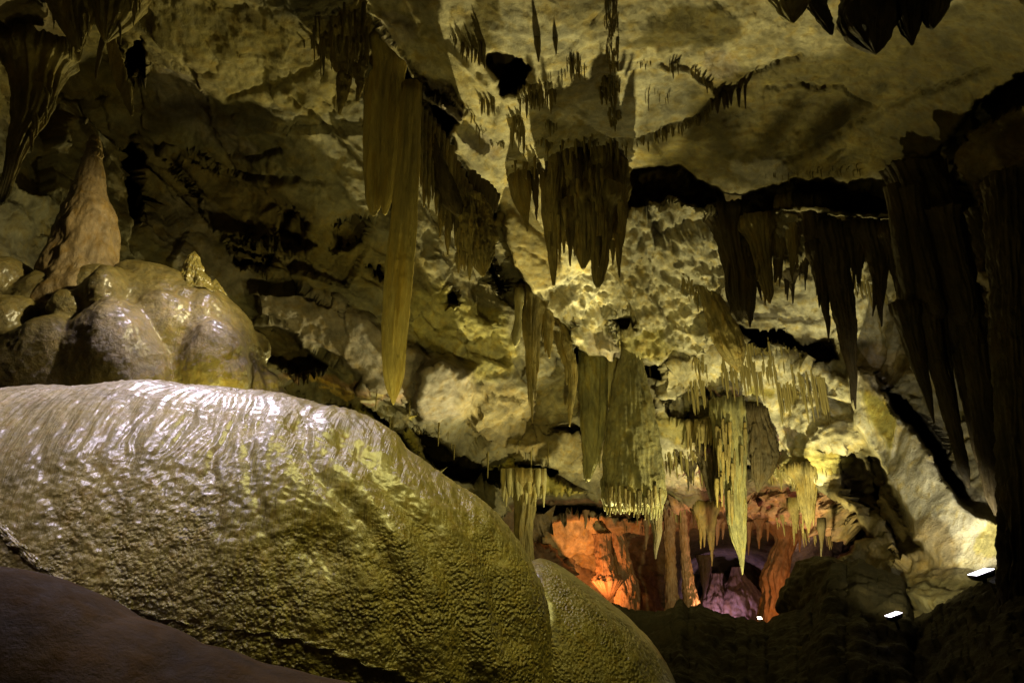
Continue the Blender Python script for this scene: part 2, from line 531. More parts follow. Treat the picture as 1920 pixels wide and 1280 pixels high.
# diagonal black cleft beside the slab
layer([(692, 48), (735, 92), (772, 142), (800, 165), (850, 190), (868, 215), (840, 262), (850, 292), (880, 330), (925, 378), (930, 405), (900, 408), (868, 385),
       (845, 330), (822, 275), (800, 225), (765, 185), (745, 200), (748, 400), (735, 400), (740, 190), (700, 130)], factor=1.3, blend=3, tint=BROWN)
layer([(800, 140), (845, 168), (872, 212), (866, 232), (838, 212), (800, 190), (780, 165)], [9.3], blend=3, tint=GREY, rid=0.06)
# clefts, hollows and undercuts: polygon, depth factor
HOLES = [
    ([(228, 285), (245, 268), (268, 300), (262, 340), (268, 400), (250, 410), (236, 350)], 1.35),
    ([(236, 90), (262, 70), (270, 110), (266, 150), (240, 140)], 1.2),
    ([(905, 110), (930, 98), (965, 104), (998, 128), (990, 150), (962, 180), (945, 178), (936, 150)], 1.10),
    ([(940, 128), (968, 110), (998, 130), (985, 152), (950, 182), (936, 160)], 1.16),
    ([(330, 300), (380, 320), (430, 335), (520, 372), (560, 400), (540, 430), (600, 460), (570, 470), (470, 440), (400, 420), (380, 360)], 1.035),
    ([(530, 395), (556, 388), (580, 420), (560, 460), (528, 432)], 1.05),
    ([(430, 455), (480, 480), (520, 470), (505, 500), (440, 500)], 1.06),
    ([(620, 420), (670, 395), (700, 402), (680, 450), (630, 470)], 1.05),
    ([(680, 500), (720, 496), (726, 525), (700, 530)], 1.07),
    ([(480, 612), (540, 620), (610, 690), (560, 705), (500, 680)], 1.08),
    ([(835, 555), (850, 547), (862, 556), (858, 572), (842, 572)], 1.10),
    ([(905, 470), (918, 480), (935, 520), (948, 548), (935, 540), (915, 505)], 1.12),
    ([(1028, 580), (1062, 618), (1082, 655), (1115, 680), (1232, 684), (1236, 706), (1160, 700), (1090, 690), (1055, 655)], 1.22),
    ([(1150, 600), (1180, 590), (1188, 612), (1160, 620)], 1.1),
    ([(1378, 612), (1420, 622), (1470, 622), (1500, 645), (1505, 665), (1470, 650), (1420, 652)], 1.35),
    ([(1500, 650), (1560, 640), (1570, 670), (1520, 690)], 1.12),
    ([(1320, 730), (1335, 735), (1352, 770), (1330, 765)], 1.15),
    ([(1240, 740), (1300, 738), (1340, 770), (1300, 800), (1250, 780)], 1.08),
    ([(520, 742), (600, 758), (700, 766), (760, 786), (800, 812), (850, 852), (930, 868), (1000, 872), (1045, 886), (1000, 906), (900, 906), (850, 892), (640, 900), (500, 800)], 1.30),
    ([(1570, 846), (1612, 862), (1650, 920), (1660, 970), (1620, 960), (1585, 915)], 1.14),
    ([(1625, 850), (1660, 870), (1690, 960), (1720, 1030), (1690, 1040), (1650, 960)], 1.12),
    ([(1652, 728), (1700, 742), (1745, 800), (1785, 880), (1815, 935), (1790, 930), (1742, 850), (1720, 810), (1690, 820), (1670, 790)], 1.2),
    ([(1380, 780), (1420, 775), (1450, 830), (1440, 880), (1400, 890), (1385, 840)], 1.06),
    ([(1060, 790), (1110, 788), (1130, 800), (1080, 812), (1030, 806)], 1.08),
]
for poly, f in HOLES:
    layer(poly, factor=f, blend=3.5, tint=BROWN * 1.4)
# ridges standing in the undercut at the foot of the left wall
layer([(640, 756), (680, 762), (720, 800), (740, 850), (716, 840), (680, 800)], [14.6], blend=4, tint=YELL * 0.8)
layer([(730, 772), (770, 790), (800, 860), (840, 900), (800, 880), (752, 820)], [15.4], blend=4, tint=YELL * 0.7)
layer([(900, 850), (960, 866), (1040, 900), (1100, 922), (1040, 926), (960, 900)], [18.3], blend=4, tint=YELL * 0.7)
# smooth grey slabs of the left wall
layer([(470, 540), (560, 540), (640, 570), (740, 640), (880, 700), (860, 760), (760, 742), (660, 700), (560, 640), (480, 600)], factor=0.97, blend=12, fac=0.06, big=0.15, rid=0.03, strata=0.03, tint=GREY * 1.25)
layer([(790, 700), (840, 674), (885, 690), (900, 740), (870, 780), (800, 790), (770, 760)], factor=0.94, blend=10, fac=0.03, big=0.1, rid=0.03, tint=GREY * 1.1)
layer([(1060, 690), (1090, 700), (1090, 780), (1010, 790), (1000, 720)], factor=1.02, blend=10, rid=0.05, tint=CREAM * 0.9)
layer([(960, 820), (1130, 830), (1130, 900), (1050, 890), (960, 850)], factor=0.99, blend=10, fac=0.15, rid=0.03, strata=0.06, tint=CREAM * 0.8)
# bright lumpy ceiling of the inner cavern
layer([(1240, 690), (1330, 660), (1400, 660), (1500, 680), (1600, 720), (1640, 830), (1560, 850), (1580, 900), (1460, 905), (1400, 860), (1350, 900), (1240, 900)],
      factor=0.98, blend=10, fac=0.5, big=0.45, rid=0.05, strata=0.08, fine=0.05, tint=WHITE * 0.95)
layer([(1400, 520), (1640, 480), (1660, 640), (1560, 640), (1460, 615), (1400, 600)], factor=1.0, blend=10, fac=0.25, big=0.35, rid=0.05, tint=WHITE * 0.85)
# pale buttress running down the right wall
layer([(1590, 690), (1640, 700), (1680, 780), (1725, 820), (1760, 880), (1800, 940), (1880, 985), (1890, 1060), (1850, 1075), (1740, 1060), (1700, 960), (1640, 850), (1600, 780)],
      [(1600, 700, 15.0), (1700, 800, 13.4), (1640, 840, 14.4), (1760, 900, 12.2), (1700, 960, 12.8), (1880, 1000, 10.6), (1850, 1075, 10.8), (1740, 1060, 12.0)],
      blend=6, fac=0.03, big=0.16, rid=0.02, pit=0.0, strata=0.0, fine=0.01, tint=WHITE)
layer([(1620, 700), (1655, 740), (1680, 790), (1668, 850), (1640, 800), (1620, 750)], factor=0.985, blend=5, tint=YELL * 1.1)
# rough reddish lip over the far chamber
layer([(1255, 945), (1340, 925), (1440, 915), (1560, 925), (1600, 960), (1640, 1010), (1600, 1020), (1560, 1000), (1480, 990), (1400, 965), (1255, 958)],
      [(1255, 950, 22.5), (1440, 915, 21.6), (1400, 965, 22.8), (1560, 930, 18.0), (1600, 1010, 18.5)], blend=4, big=0.25, rid=0.4, pit=0.35, tint=RUST * 1.1)
# the far chamber
OPEN = [(960, 945), (1030, 936), (1130, 936), (1250, 955), (1340, 958), (1430, 966), (1500, 986), (1550, 1000), (1602, 1008), (1596, 1036), (1560, 1056), (1560, 1180), (1440, 1185), (1200, 1185), (900, 1100), (880, 1000)]
layer(OPEN, [(960, 945, 23.5), (1000, 968, 26), (1000, 1030, 29), (1100, 1075, 31), (1150, 950, 25), (1180, 1000, 29.5), (1300, 968, 26), (1300, 1020, 34), (1330, 1060, 41), (1380, 1070, 43),
             (1380, 1160, 43), (1450, 980, 27), (1480, 1020, 33), (1460, 1150, 35), (1580, 1020, 38), (1200, 1150, 31), (900, 1100, 27)],
      blend=4, fac=0.5, big=0.5, rid=0.06, pit=0.0, strata=0.06, tint=np.array([0.26, 0.19, 0.13]))
# orange shelf and block inside
layer([(1020, 975), (1130, 975), (1160, 1010), (1150, 1080), (1110, 1075), (1060, 1050), (1010, 1010)], [(1020, 975, 28.5), (1160, 1010, 30), (1110, 1075, 31.5), (1010, 1010, 30)], blend=4, rid=0.1, tint=np.array([0.5, 0.38, 0.24]))
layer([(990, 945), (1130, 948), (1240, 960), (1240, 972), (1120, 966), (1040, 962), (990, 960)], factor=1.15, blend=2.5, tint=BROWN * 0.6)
layer([(990, 1015), (1030, 1025), (1062, 1060), (1080, 1100), (1040, 1110), (980, 1060)], [26.8], blend=4, rid=0.3, tint=RUST * 0.5)

# stains of the stone, plus broad dark patches that paint in shade: centre, radii, angle, colour, strength
STAINS_SHADE = [
    (100, 110, 170, 170, 0, BROWN * 1.4, 0.75), (430, 400, 260, 90, 22, BROWN * 1.9, 0.6), (330, 150, 90, 60, 20, GREY * 0.9, 0.5), (420, 90, 230, 110, 10, OCHRE * 1.5, 0.5), (1620, 950, 40, 110, -25, BROWN * 1.5, 0.85), (1735, 1030, 70, 60, 10, BROWN * 2.2, 0.85), (270, 330, 60, 140, 0, BROWN * 1.5, 0.6), (905, 35, 34, 60, 10, OCHRE * 0.9, 0.95), (935, 70, 22, 14, 30, OCHRE * 1.2, 0.8), (1290, 50, 100, 42, -8, OCHRE * 0.95, 0.95), (1195, 70, 40, 14, -10, OCHRE * 1.1, 0.8),  # broad dark ones put shade into the colour; small ochre ones are stone
    (1580, 215, 420, 135, -8, OCHRE * 0.85, 0.97), (1800, 80, 200, 90, -10, OCHRE * 0.8, 0.9), (1500, 290, 170, 60, 0, OCHRE * 1.1, 0.8), (1270, 275, 70, 34, 20, OCHRE * 1.15, 0.8), (1210, 285, 40, 20, 20, OCHRE * 1.2, 0.8),  # widest patch: ochre stone, deepened to paint the dimmer right ceiling
    (1650, 120, 200, 80, 0, OCHRE * 0.8, 0.5), (1760, 230, 110, 60, -20, OCHRE * 0.65, 0.9),
    (400, 50, 150, 46, 4, OCHRE * 0.9, 0.8), (560, 60, 60, 60, 0, OCHRE, 0.6), (600, 170, 60, 34, -20, OCHRE * 1.1, 0.7), (330, 190, 60, 50, 20, GREY, 0.6), (420, 260, 90, 36, 30, GREY * 0.9, 0.8),
    (90, 60, 110, 80, 0, BROWN * 1.6, 0.9), (60, 170, 90, 50, 0, OCHRE * 0.8, 0.8), (200, 130, 50, 90, 0, OCHRE * 0.8, 0.8), (180, 60, 60, 70, 0, OCHRE * 0.9, 0.6),
    (660, 480, 170, 50, 20, OCHRE * 1.1, 0.6), (480, 400, 80, 50, 20, BROWN * 1.8, 0.7), (350, 420, 70, 60, 20, GREY * 0.9, 0.7), (400, 500, 100, 40, 20, GREY, 0.7), (860, 620, 120, 70, 30, YELL * 0.75, 0.7),
    (640, 725, 120, 16, 6, RUST * 0.8, 0.7), (700, 730, 40, 7, 4, WHITE * 0.9, 0.8), (600, 728, 60, 6, 8, np.array([0.6, 0.42, 0.12]), 0.8), (640, 745, 40, 5, 2, np.array([0.6, 0.42, 0.12]), 0.8),
    (940, 780, 100, 60, 30, BROWN * 2.0, 0.7), (1050, 830, 90, 30, 10, BROWN * 2.0, 0.5), (1420, 745, 30, 10, 0, YELL, 0.9), (1300, 790, 60, 30, 20, YELL * 0.7, 0.8), (1500, 870, 70, 30, -10, YELL * 1.1, 0.6),
    (1560, 870, 40, 18, 0, YELL * 1.2, 0.6), (1860, 1010, 34, 40, 30, YELL * 1.1, 0.8), (1200, 560, 90, 60, 30, CREAM * 0.8, 0.5), (1140, 650, 34, 20, 0, GREY * 1.6, 0.7), (1210, 640, 50, 30, 10, YELL * 0.8, 0.7),
    (780, 60, 90, 24, 35, OCHRE * 1.5, 0.45), (740, 60, 50, 30, 40, GREY * 1.4, 0.6), (860, 140, 60, 16, 30, OCHRE * 1.6, 0.5), (900, 270, 40, 22, 30, GREY * 1.6, 0.6), (1350, 120, 40, 24, 20, GREY * 1.8, 0.6),
    (1420, 320, 60, 26, 0, CREAM * 0.62, 0.9), (1100, 20, 70, 30, 0, OCHRE * 1.6, 0.3), (1000, 60, 90, 40, 10, WHITE * 0.85, 0.5), (1180, 200, 120, 80, -10, WHITE * 0.8, 0.5),
    (1690, 870, 30, 40, 20, WHITE, 0.7), (1640, 700, 60, 40, 20, GREY * 2.0, 0.6), (1700, 680, 40, 30, 0, BROWN * 2, 0.8),
]
_q2 = np.stack([PX, PY, np.full_like(PX, 40.0)], -1)
SX = PX + 26 * fbm(_q2 / 60, 5, 31, 0.6)
SY = PY + 26 * fbm(_q2 / 60, 5, 32, 0.6)
for (cx, cy, rx, ry, ang, colr, st) in STAINS_SHADE:
    a = math.radians(ang)
    dx, dy = SX - cx, SY - cy
    ex = (dx * math.cos(a) + dy * math.sin(a)) / rx
    ey = (-dx * math.sin(a) + dy * math.cos(a)) / ry
    r = np.sqrt(ex * ex + ey * ey)
    m = (1 - sstep(0.82, 1.12, r)) * st
    TINT = TINT * (1 - m[..., None]) + colr * m[..., None]

PW = P(PX, PY, DEP)
NR = grid_normals(PW)
view = PW - EYE
NR *= -np.sign((NR * view).sum(-1))[..., None]


def strata_noise(p):
    q = p * np.array([0.35, 0.5, 1.6]) + 0.5 * fbm(p * 0.5, 2, 77)[..., None]
    q = q @ np.array([[1, 0, 0.35], [0, 1, 0.2], [-0.35, -0.2, 1]])
    return ridged(q * 1.2, 4, 71)


_f1, _f2 = worley(PW * np.array([3.6, 3.2, 2.7]) + 0.35 * np.stack([fbm(PW * 2, 2, 50), fbm(PW * 2, 2, 51), fbm(PW * 2, 2, 52)], -1), 4)
_wp = PW + 0.22 * np.stack([fbm(PW * 0.8, 3, 81), fbm(PW * 0.8, 3, 82), fbm(PW * 0.8, 3, 83)], -1)
_rot = np.array([[0.82, 0.1, 0.57], [0, 1, 0], [-0.57, 0, 0.82]])
_wp = _wp @ _rot
FAC = facets(_wp * np.array([0.24, 0.34, 0.66]), 91) + 0.24 * facets(_wp * np.array([1.0, 1.2, 2.3]) + 7, 92) + 0.05 * facets(_wp * np.array([3.2, 3.4, 5.0]) + 3, 93)
DISP = (WT['fac'] * FAC + WT['big'] * fbm(PW * 0.55, 3, 11) + WT['rid'] * ridged(PW * 1.1, 5, 21, 0.55) + WT['pit'] * (0.55 - np.clip(_f2 - _f1, 0, 0.6) * 0.55 + 1.3 * fbm(PW * 2.4, 5, 23, 0.68) + 0.5 * (1 - ridged(PW * 2.0 + 4, 4, 29, 0.6))) * -0.62
        + WT['fine'] * (fbm(PW * 5.5, 4, 41, 0.6) + 0.5 * (1 - np.abs(fbm(PW * 1.9 + 0.6 * fbm(PW * 1.3, 2, 46)[..., None], 5, 47, 0.6)) * 3.0)) + WT['strata'] * strata_noise(PW))
# thin ripples scoured across the pale ceiling
_rip = np.exp(-(((PX - 1050) / 260) ** 2 + ((PY - 110) / 160) ** 2))
DISP += 0.014 * _rip * np.sin((PW[..., 1] * 6.0 + PW[..., 0] * 1.2 + 1.2 * fbm(PW * 0.8, 3, 91)) * 3.2)
# narrow cracks
for pts, wd, dp in [([(430, 182), (480, 158), (540, 128), (592, 98)], 3.5, 0.12), ([(535, 152), (580, 190), (625, 235), (680, 290), (700, 300)], 5, -0.12),
                    ([(545, 165), (590, 205), (640, 262), (690, 310)], 5, 0.22), ([(430, 292), (480, 286), (530, 282)], 5, 0.2), ([(1150, 270), (1210, 255), (1300, 225), (1330, 205)], 4, 0.10),
                    ([(1330, 200), (1360, 165), (1420, 130), (1500, 95)], 4, 0.10), ([(1470, 300), (1600, 240), (1700, 190), (1850, 130)], 5, 0.10), ([(1240, 120), (1300, 140), (1330, 160), (1345, 185)], 4, -0.08),
                    ([(1440, 160), (1500, 152), (1580, 170), (1640, 210)], 4, 0.07), ([(240, 250), (330, 300), (420, 330), (500, 330), (600, 330)], 6, 0.2),
                    ([(690, 30), (780, 60), (860, 110), (910, 150)], 5, -0.09), ([(960, 460), (1010, 480), (1045, 520)], 3, 0.06), ([(1490, 640), (1510, 690), (1540, 760), (1560, 800)], 4, -0.15)]:
    d = d_line(pts, WX, WY)
    DISP -= dp * np.exp(-(d / wd) ** 2)
_fc = np.abs((NR * view).sum(-1)) / np.linalg.norm(view, axis=-1)
DISP *= np.clip(_fc * 3.2 - 0.25, 0.03, 1.0)           # keep the walls of clefts clean
PW = PW + NR * DISP[..., None]
# tint detail that belongs to the stone
_c1 = fbm(PW * 0.9, 5, 61, 0.6)
_c2 = fbm(PW * 2.6 + 9, 4, 62, 0.6)
k = sstep(0.08, 0.45, _c1)[..., None] * 0.55
TINT = TINT * (1 - k) + (TINT * np.array([0.62, 0.56, 0.35])) * k
k = sstep(0.15, 0.5, _c2)[..., None] * 0.45
TINT = TINT * (1 - k) + (TINT * np.array([0.75, 0.70, 0.66])) * k
TINT *= (1 + 0.18 * fbm(PW * 6, 3, 63))[..., None]
TINT = np.clip(TINT, 0.01, 0.85)

quads = grid_quads(*PX.shape)
qx = (PX.ravel()[quads].mean(1)); qy = (PY.ravel()[quads].mean(1))
chamber_m = (sdf_poly(OPEN, WX, WY).ravel()[quads].mean(1) > 0)
ac_m = (sdf_poly(AC, WX, WY).ravel()[quads].mean(1) > 0) & ~chamber_m
rest = ~(chamber_m | ac_m)
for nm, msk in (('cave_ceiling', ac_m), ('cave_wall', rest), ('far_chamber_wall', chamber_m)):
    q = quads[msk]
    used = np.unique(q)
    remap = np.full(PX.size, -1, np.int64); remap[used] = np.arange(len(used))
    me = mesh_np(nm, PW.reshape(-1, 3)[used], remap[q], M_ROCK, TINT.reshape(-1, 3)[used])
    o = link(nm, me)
    o['kind'] = 'structure'


def surf(px, py):
    i = int(np.clip(np.searchsorted(GY, py), 0, len(GY) - 1))
    j = int(np.clip(np.searchsorted(GX, px), 0, len(GX) - 1))
    return PW[i, j]


def surfY(px, py):
    return float(surf(px, py)[1])



# ------------------------------------------------------------------ dark cave floor: a ridge with a near slope and a far slope
SIL = np.array([(200, 1140, 13.0), (700, 1110, 13.5), (960, 1085, 14.5), (1060, 1100, 14.5), (1110, 1118, 14.5), (1180, 1142, 14.0), (1240, 1148, 13.5), (1262, 1138, 13.5), (1276, 1120, 13.5), (1290, 1140, 13.5), (1312, 1133, 13.5), (1340, 1146, 13.5), (1380, 1158, 13.5),
                (1440, 1166, 13.3), (1462, 1150, 13.2), (1500, 1142, 13.0), (1528, 1118, 13.0), (1545, 1080, 12.8), (1560, 1056, 12.8), (1590, 1056, 12.8), (1612, 1046, 12.6), (1640, 1064, 12.4), (1690, 1080, 12.0),
                (1704, 1120, 11.6), (1712, 1160, 11.2), (1790, 1120, 10.4), (1850, 1085, 9.8), (1900, 1060, 9.2), (2100, 1020, 7.6), (2440, 980, 5.6)], float)
FX = axis(200, 2440, 900, 1944, 3.0, 14.0)
FV = np.concatenate([-np.linspace(1, 0, 40) ** 1.5, np.linspace(0, 1, 220)[1:] ** 1.6])
SX_, FV_ = np.meshgrid(FX, FV)
sy = np.interp(SX_, SIL[:, 0], SIL[:, 1]) + 5 * gnoise(np.stack([SX_ / 14, 0 * SX_, 0 * SX_], -1), 4) + 3 * gnoise(np.stack([SX_ / 6, 0 * SX_, 0 * SX_ + 3], -1), 4)
sY = np.interp(SX_, SIL[:, 0], SIL[:, 2])
fpos = np.clip(FV_, 0, 1)
fpy = sy + (1660 - sy) * fpos
nearY = 2.6 + 1.6 * np.clip((1500 - SX_) / 1000, 0, 1)
fY = sY * (1 - fpos) ** 1.2 + nearY * (1 - (1 - fpos) ** 1.2)
FW = P(SX_, fpy, fY)
bk = np.clip(-FV_, 0, 1)
FW[..., 1] += bk * 9.0
FW[..., 0] += bk * 9.0 * ((SX_ - 960) / FOC)
FW[..., 2] -= bk * (4.0 + 1.5 * bk)
FN = grid_normals(FW)
FN *= np.sign(FN[..., 2])[..., None]
FD = 0.16 * fbm(FW * 0.6, 3, 3) + 0.13 * ridged(FW * 1.2, 4, 5) + 0.05 * fbm(FW * 4, 3, 6)
FD *= np.clip(np.abs(FV_) * 14, 0.12, 1)
FW = FW + FN * FD[..., None]
FT = np.broadcast_to(BROWN * 0.25, FW.shape) * (1 + 0.3 * fbm(FW * 1.5, 4, 9))[..., None]
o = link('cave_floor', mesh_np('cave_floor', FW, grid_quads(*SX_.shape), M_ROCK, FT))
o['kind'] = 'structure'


# ------------------------------------------------------------------ dripstone builder
def drip_mesh(name, pts, Y, mat, flute=0.10, nfl=9, rough=0.06, deep=0.8, seed=0, ripple=0.0, tip=0.15, step=3.0, bury=0.0, warp=1.0, zf=0.2, flare=0.45):
    """pts: (px, py, width px) from one end to the other, all at forward distance Y (or (px,py,w,Y))"""
    pts = [tuple(p) if len(p) == 4 else (*p, Y) for p in pts]
    a = np.array(pts, float)
    seg = np.concatenate([[0], np.cumsum(np.hypot(np.diff(a[:, 0]), np.diff(a[:, 1])))])
    L = seg[-1]
    n = int(max(6, min(220, L / step)))
    t = np.linspace(0, L, n)
    cx = np.interp(t, seg, a[:, 0]); cy = np.interp(t, seg, a[:, 1]); w = np.interp(t, seg, a[:, 2]); YY = np.interp(t, seg, a[:, 3])
    if name != 'stalagmite':
        w = w * (1 + flare * np.exp(-t / max(10.0, L * 0.07)))
    if n > 12:                                  # soften the joints of the profile
        kz = np.array([1, 2, 3, 2, 1.]); kz /= kz.sum()
        for arr in (cx, w):
            pad = np.concatenate([[arr[0]] * 2, arr, [arr[-1]] * 2])
            arr[:] = np.convolve(pad, kz, 'valid')
    C = P(cx, cy, YY)
    sc = mpp(cy, YY)
    R = w * 0.5 * sc
    if bury:
        C = np.concatenate([C[:1] + (C[0] - C[-1]) / np.linalg.norm(C[0] - C[-1]) * bury, C]); R = np.concatenate([R[:1], R]); n += 1
    ns = int(max(8, min(160, w.max() * 3.6 / step)))
    th = np.linspace(0, 2 * math.pi, ns, endpoint=False)
    T, _ = np.meshgrid(th, R, indexing='xy')
    RR = np.broadcast_to(R[:, None], T.shape)
    m = max(R.max(), 1e-3)
    q = np.stack([np.cos(T) * nfl / 5 + seed * 3.1, np.sin(T) * nfl / 5 + seed, np.broadcast_to((C[:, 2] / m * zf)[:, None], T.shape)], -1)
    fl = 1 - np.abs(gnoise(q * 1.3, seed)) * 2.0
    q3 = np.stack([np.cos(T) * RR + C[:, 0:1], np.sin(T) * RR, np.broadcast_to(C[:, 2:3], T.shape)], -1)
    rg = fbm(q3 / m * 0.9 + seed, 4, seed + 3, 0.6)
    q4 = np.stack([np.cos(T) * nfl / 2.0 + seed, np.sin(T) * nfl / 2.0 + seed * 2.3, np.broadcast_to((C[:, 2] / m * zf * 2.4)[:, None], T.shape)], -1)
    fl = fl + 0.55 * (1 - np.abs(gnoise(q4, seed + 5)) * 2.2)
    rg = rg + 0.75 * fbm(q3 * np.array([1, 1, 0.45]) / m * 4.0 + seed, 3, seed + 13, 0.6)
    rip = np.sin(C[:, 2:3] / m * 9 + 2 * rg) * ripple
    rad = RR * (1 + flute * (fl - 0.75) + rough * rg + rip)
    wob = fbm(np.stack([C[:, 2] / m * 0.25, np.full(n, seed * 1.7), np.zeros(n)], -1), 3, seed + 9) * m * 0.16 * warp
    X = C[:, 0:1] + np.cos(T) * rad + wob[:, None] * (1 - np.linspace(1, 0, n)[:, None] ** 4)
    Yv = C[:, 1:2] + np.sin(T) * rad * deep
    Z = np.broadcast_to(C[:, 2:3], T.shape) + RR * 0.10 * rg
    V = np.stack([X, Yv, Z], -1)
    end = np.array([[X[-1].mean(), Yv[-1].mean(), C[-1, 2] - math.copysign(max(R[-1] * (1.0 + tip), 0.004), C[0, 2] - C[-1, 2])]])
    top = np.array([[X[0].mean(), Yv[0].mean(), C[0, 2]]])
    V = np.concatenate([V.reshape(-1, 3), end, top])
    qd = grid_quads(n, ns, True)
    b = (n - 1) * ns
    tr = [(b + i, b + (i + 1) % ns, n * ns) for i in range(ns)] + [((i + 1) % ns, i, n * ns + 1) for i in range(ns)]
    if C[0, 2] > C[-1, 2]:
        qd = qd[:, ::-1]; tr = [t_[::-1] for t_ in tr]
    return mesh_np(name, V, qd, mat, None, np.array(tr))


_seed = [10]


def drip(name, pts, Y=None, mat=None, label=None, cat='stalactite', group=None, parent=None, **kw):
    _seed[0] += 1
    if Y is None:
        Y = surfY(pts[0][0], pts[0][1]) - 0.05
    kw.setdefault('seed', _seed[0] % 90)
    me = drip_mesh(name, pts, Y, mat or M_OLIVE, **kw)
    o = link(name, me, parent)
    if label: tag(o, label, cat, group)
    return o


def thing(name, label, cat, loc, group=None):
    o = bpy.data.objects.new(name, None)
    COL.objects.link(o)
    o.empty_display_size = 0.2
    o.location = [float(v) for v in loc]
    tag(o, label, cat, group)
    bpy.context.view_layer.update()
    return o


def adopt(child, parent):
    child.parent = parent
    child.matrix_parent_inverse = parent.matrix_world.inverted()


# ------------------------------------------------------------------ rounded rock with a traced outline
def blob_mesh(name, center, outline, Y, front, back, mat, power=2.0, nth=300, nph=260, disp=None, arc=(0, 1.0)):
    """outline (px,py) around center; the body swells `front` metres towards the viewer and `back` metres away"""
    cx, cy = center
    o = np.array(outline, float)
    ang = np.arctan2(-(o[:, 1] - cy), o[:, 0] - cx)
    rr = np.hypot(o[:, 0] - cx, o[:, 1] - cy)
    s = np.argsort(ang); ang = ang[s]; rr = rr[s]
    ph = np.linspace(-math.pi, math.pi, nph, endpoint=False)
    aa = np.concatenate([ang - 2 * math.pi, ang, ang + 2 * math.pi]); rrr = np.concatenate([rr, rr, rr])
    r = np.interp(ph, aa, rrr)
    kz = np.hanning(9); kz /= kz.sum()
    r = np.convolve(np.concatenate([r[-4:], r, r[:4]]), kz, 'valid')
    th = np.linspace(0.0, math.pi, nth)          # 0 = nearest point, pi = farthest
    TH, PH = np.meshgrid(th, ph, indexing='ij')
    s1 = np.sin(TH) ** (2.0 / power)
    c1 = np.sign(np.cos(TH)) * np.abs(np.cos(TH)) ** (2.0 / power)
    px = cx + r[None] * np.cos(PH) * s1
    py = cy - r[None] * np.sin(PH) * s1
    # constant camera depth plane through the centre, then swell in depth along the viewing direction
    k0 = Y / (CP - (640 - cy) / FOC * SP)        # camera depth of the centre
    u = (640 - py) / FOC; dx = (px - 960) / FOC
    ray = np.stack([dx, CP - u * SP, SP + u * CP], -1)
    C0 = EYE + ray * k0
    fw = np.array([0, CP, SP])
    V = C0 - fw * (np.where(c1 > 0, c1 * front, c1 * back))[..., None]
    if disp is not None:
        n = grid_normals(np.concatenate([V[:, -1:], V, V[:, :1]], 1))[:, 1:-1]
        n *= np.sign(((V - C0.mean((0, 1))) * n).sum(-1))[..., None]
        V = V + n * disp(V, n)[..., None]
        V[0] = V[0].mean(0); V[-1] = V[-1].mean(0)
    qd = grid_quads(nth, nph, True)
    return mesh_np(name, V, qd[:, ::-1], mat)


def flow_disp(streak=0.012, grain=0.010, fold=0.10, zc=2.4, cx=-2.2, cyy=9.0, seed=0, gsc=1.0, sf=60.0):
    def f(V, n):
        az = np.arctan2(V[..., 0] - cx, -(V[..., 1] - cyy))
        up = np.clip(n[..., 2], 0, 1)
        q = np.stack([az * 8.0, V[..., 2] * 0.5, V[..., 1] * 0.2], -1)
        big = fold * fbm(q * 0.55 + seed, 3, seed + 2) + fold * 0.9 * sstep(-1.2, 0.2, V[..., 0]) * (1 - np.abs(gnoise(np.stack([V[..., 0] * 1.5 + V[..., 2] * 1.1, V[..., 2] * 0.25 - V[..., 0] * 0.2, V[..., 0] * 0], -1) + seed, seed + 21)) * 2)
        wv = 0.25 * fbm(V * 1.6, 3, seed + 44)
        st = ridged(np.stack([(az + wv * 0.10) * sf, V[..., 2] * 1.1, az * 0], -1), 3, seed + 5)
        m = sstep(-0.35, 0.4, fbm(np.stack([az * 3, V[..., 2] * 0.8, V[..., 1] * 0], -1), 2, seed + 8) + (V[..., 2] - zc) * 1.4)
        g = fbm(V * 26 * gsc, 3, seed + 6, 0.6)
        g2 = fbm(V * 9 * gsc, 3, seed + 7, 0.6)
        return big + streak * st * m + grain * (1.0 - 0.5 * m) * g + grain * 1.2 * g2 * (0.4 + 0.6 * (1 - m))
    return f


# ------------------------------------------------------------------ foreground flowstone
MOUND = [(-420, 800), (-200, 760), (0, 738), (110, 730), (230, 718), (330, 722), (440, 732), (540, 754), (640, 782), (737, 830), (797, 872), (855, 916), (898, 956), (938, 1006), (974, 1058),
         (1002, 1112), (1024, 1176), (1036, 1245), (1040, 1335), (1020, 1500), (900, 1640), (600, 1700), (200, 1700), (-200, 1600), (-400, 1400), (-480, 1100)]
def to_px(V):
    r = V - EYE
    f = r[..., 1] * CP + r[..., 2] * SP
    return 960 + FOC * r[..., 0] / f, 640 - FOC * (-r[..., 1] * SP + r[..., 2] * CP) / f


def mound_disp(V, n):
    """drip rills, pimples and the broad soft folds of the big mound"""
    d = flow_disp(0.020, 0.009, 0.07, 2.15)(V, n)
    x, y = to_px(V)
    x = x + 14 * fbm(V * 1.5, 3, 101); y = y + 14 * fbm(V * 1.5, 3, 102)
    front = (n[..., 1] < 0.3)
    d = d - front * 0.065 * np.exp(-((x - 590) / 62) ** 2 - ((y - 1035) / 62) ** 2)
    for pts, wd, dp in (([(650, 830), (720, 900), (800, 990), (850, 1100), (890, 1290)], 30, 0.075), ([(760, 850), (850, 930), (930, 1050), (970, 1200)], 26, 0.06), ([(470, 800), (475, 900), (490, 1000), (545, 1180)], 16, 0.018),
                        ([(560, 800), (600, 880), (690, 990), (740, 1130), (760, 1280)], 24, 0.045), ([(240, 760), (225, 900), (215, 1050)], 14, 0.009), ([(395, 760), (400, 900), (410, 1000)], 12, 0.008), ([(80, 800), (90, 930), (130, 1040)], 16, 0.010)):
        d = d - front * dp * np.exp(-(d_line(pts, x, y) / wd) ** 2)
    return d


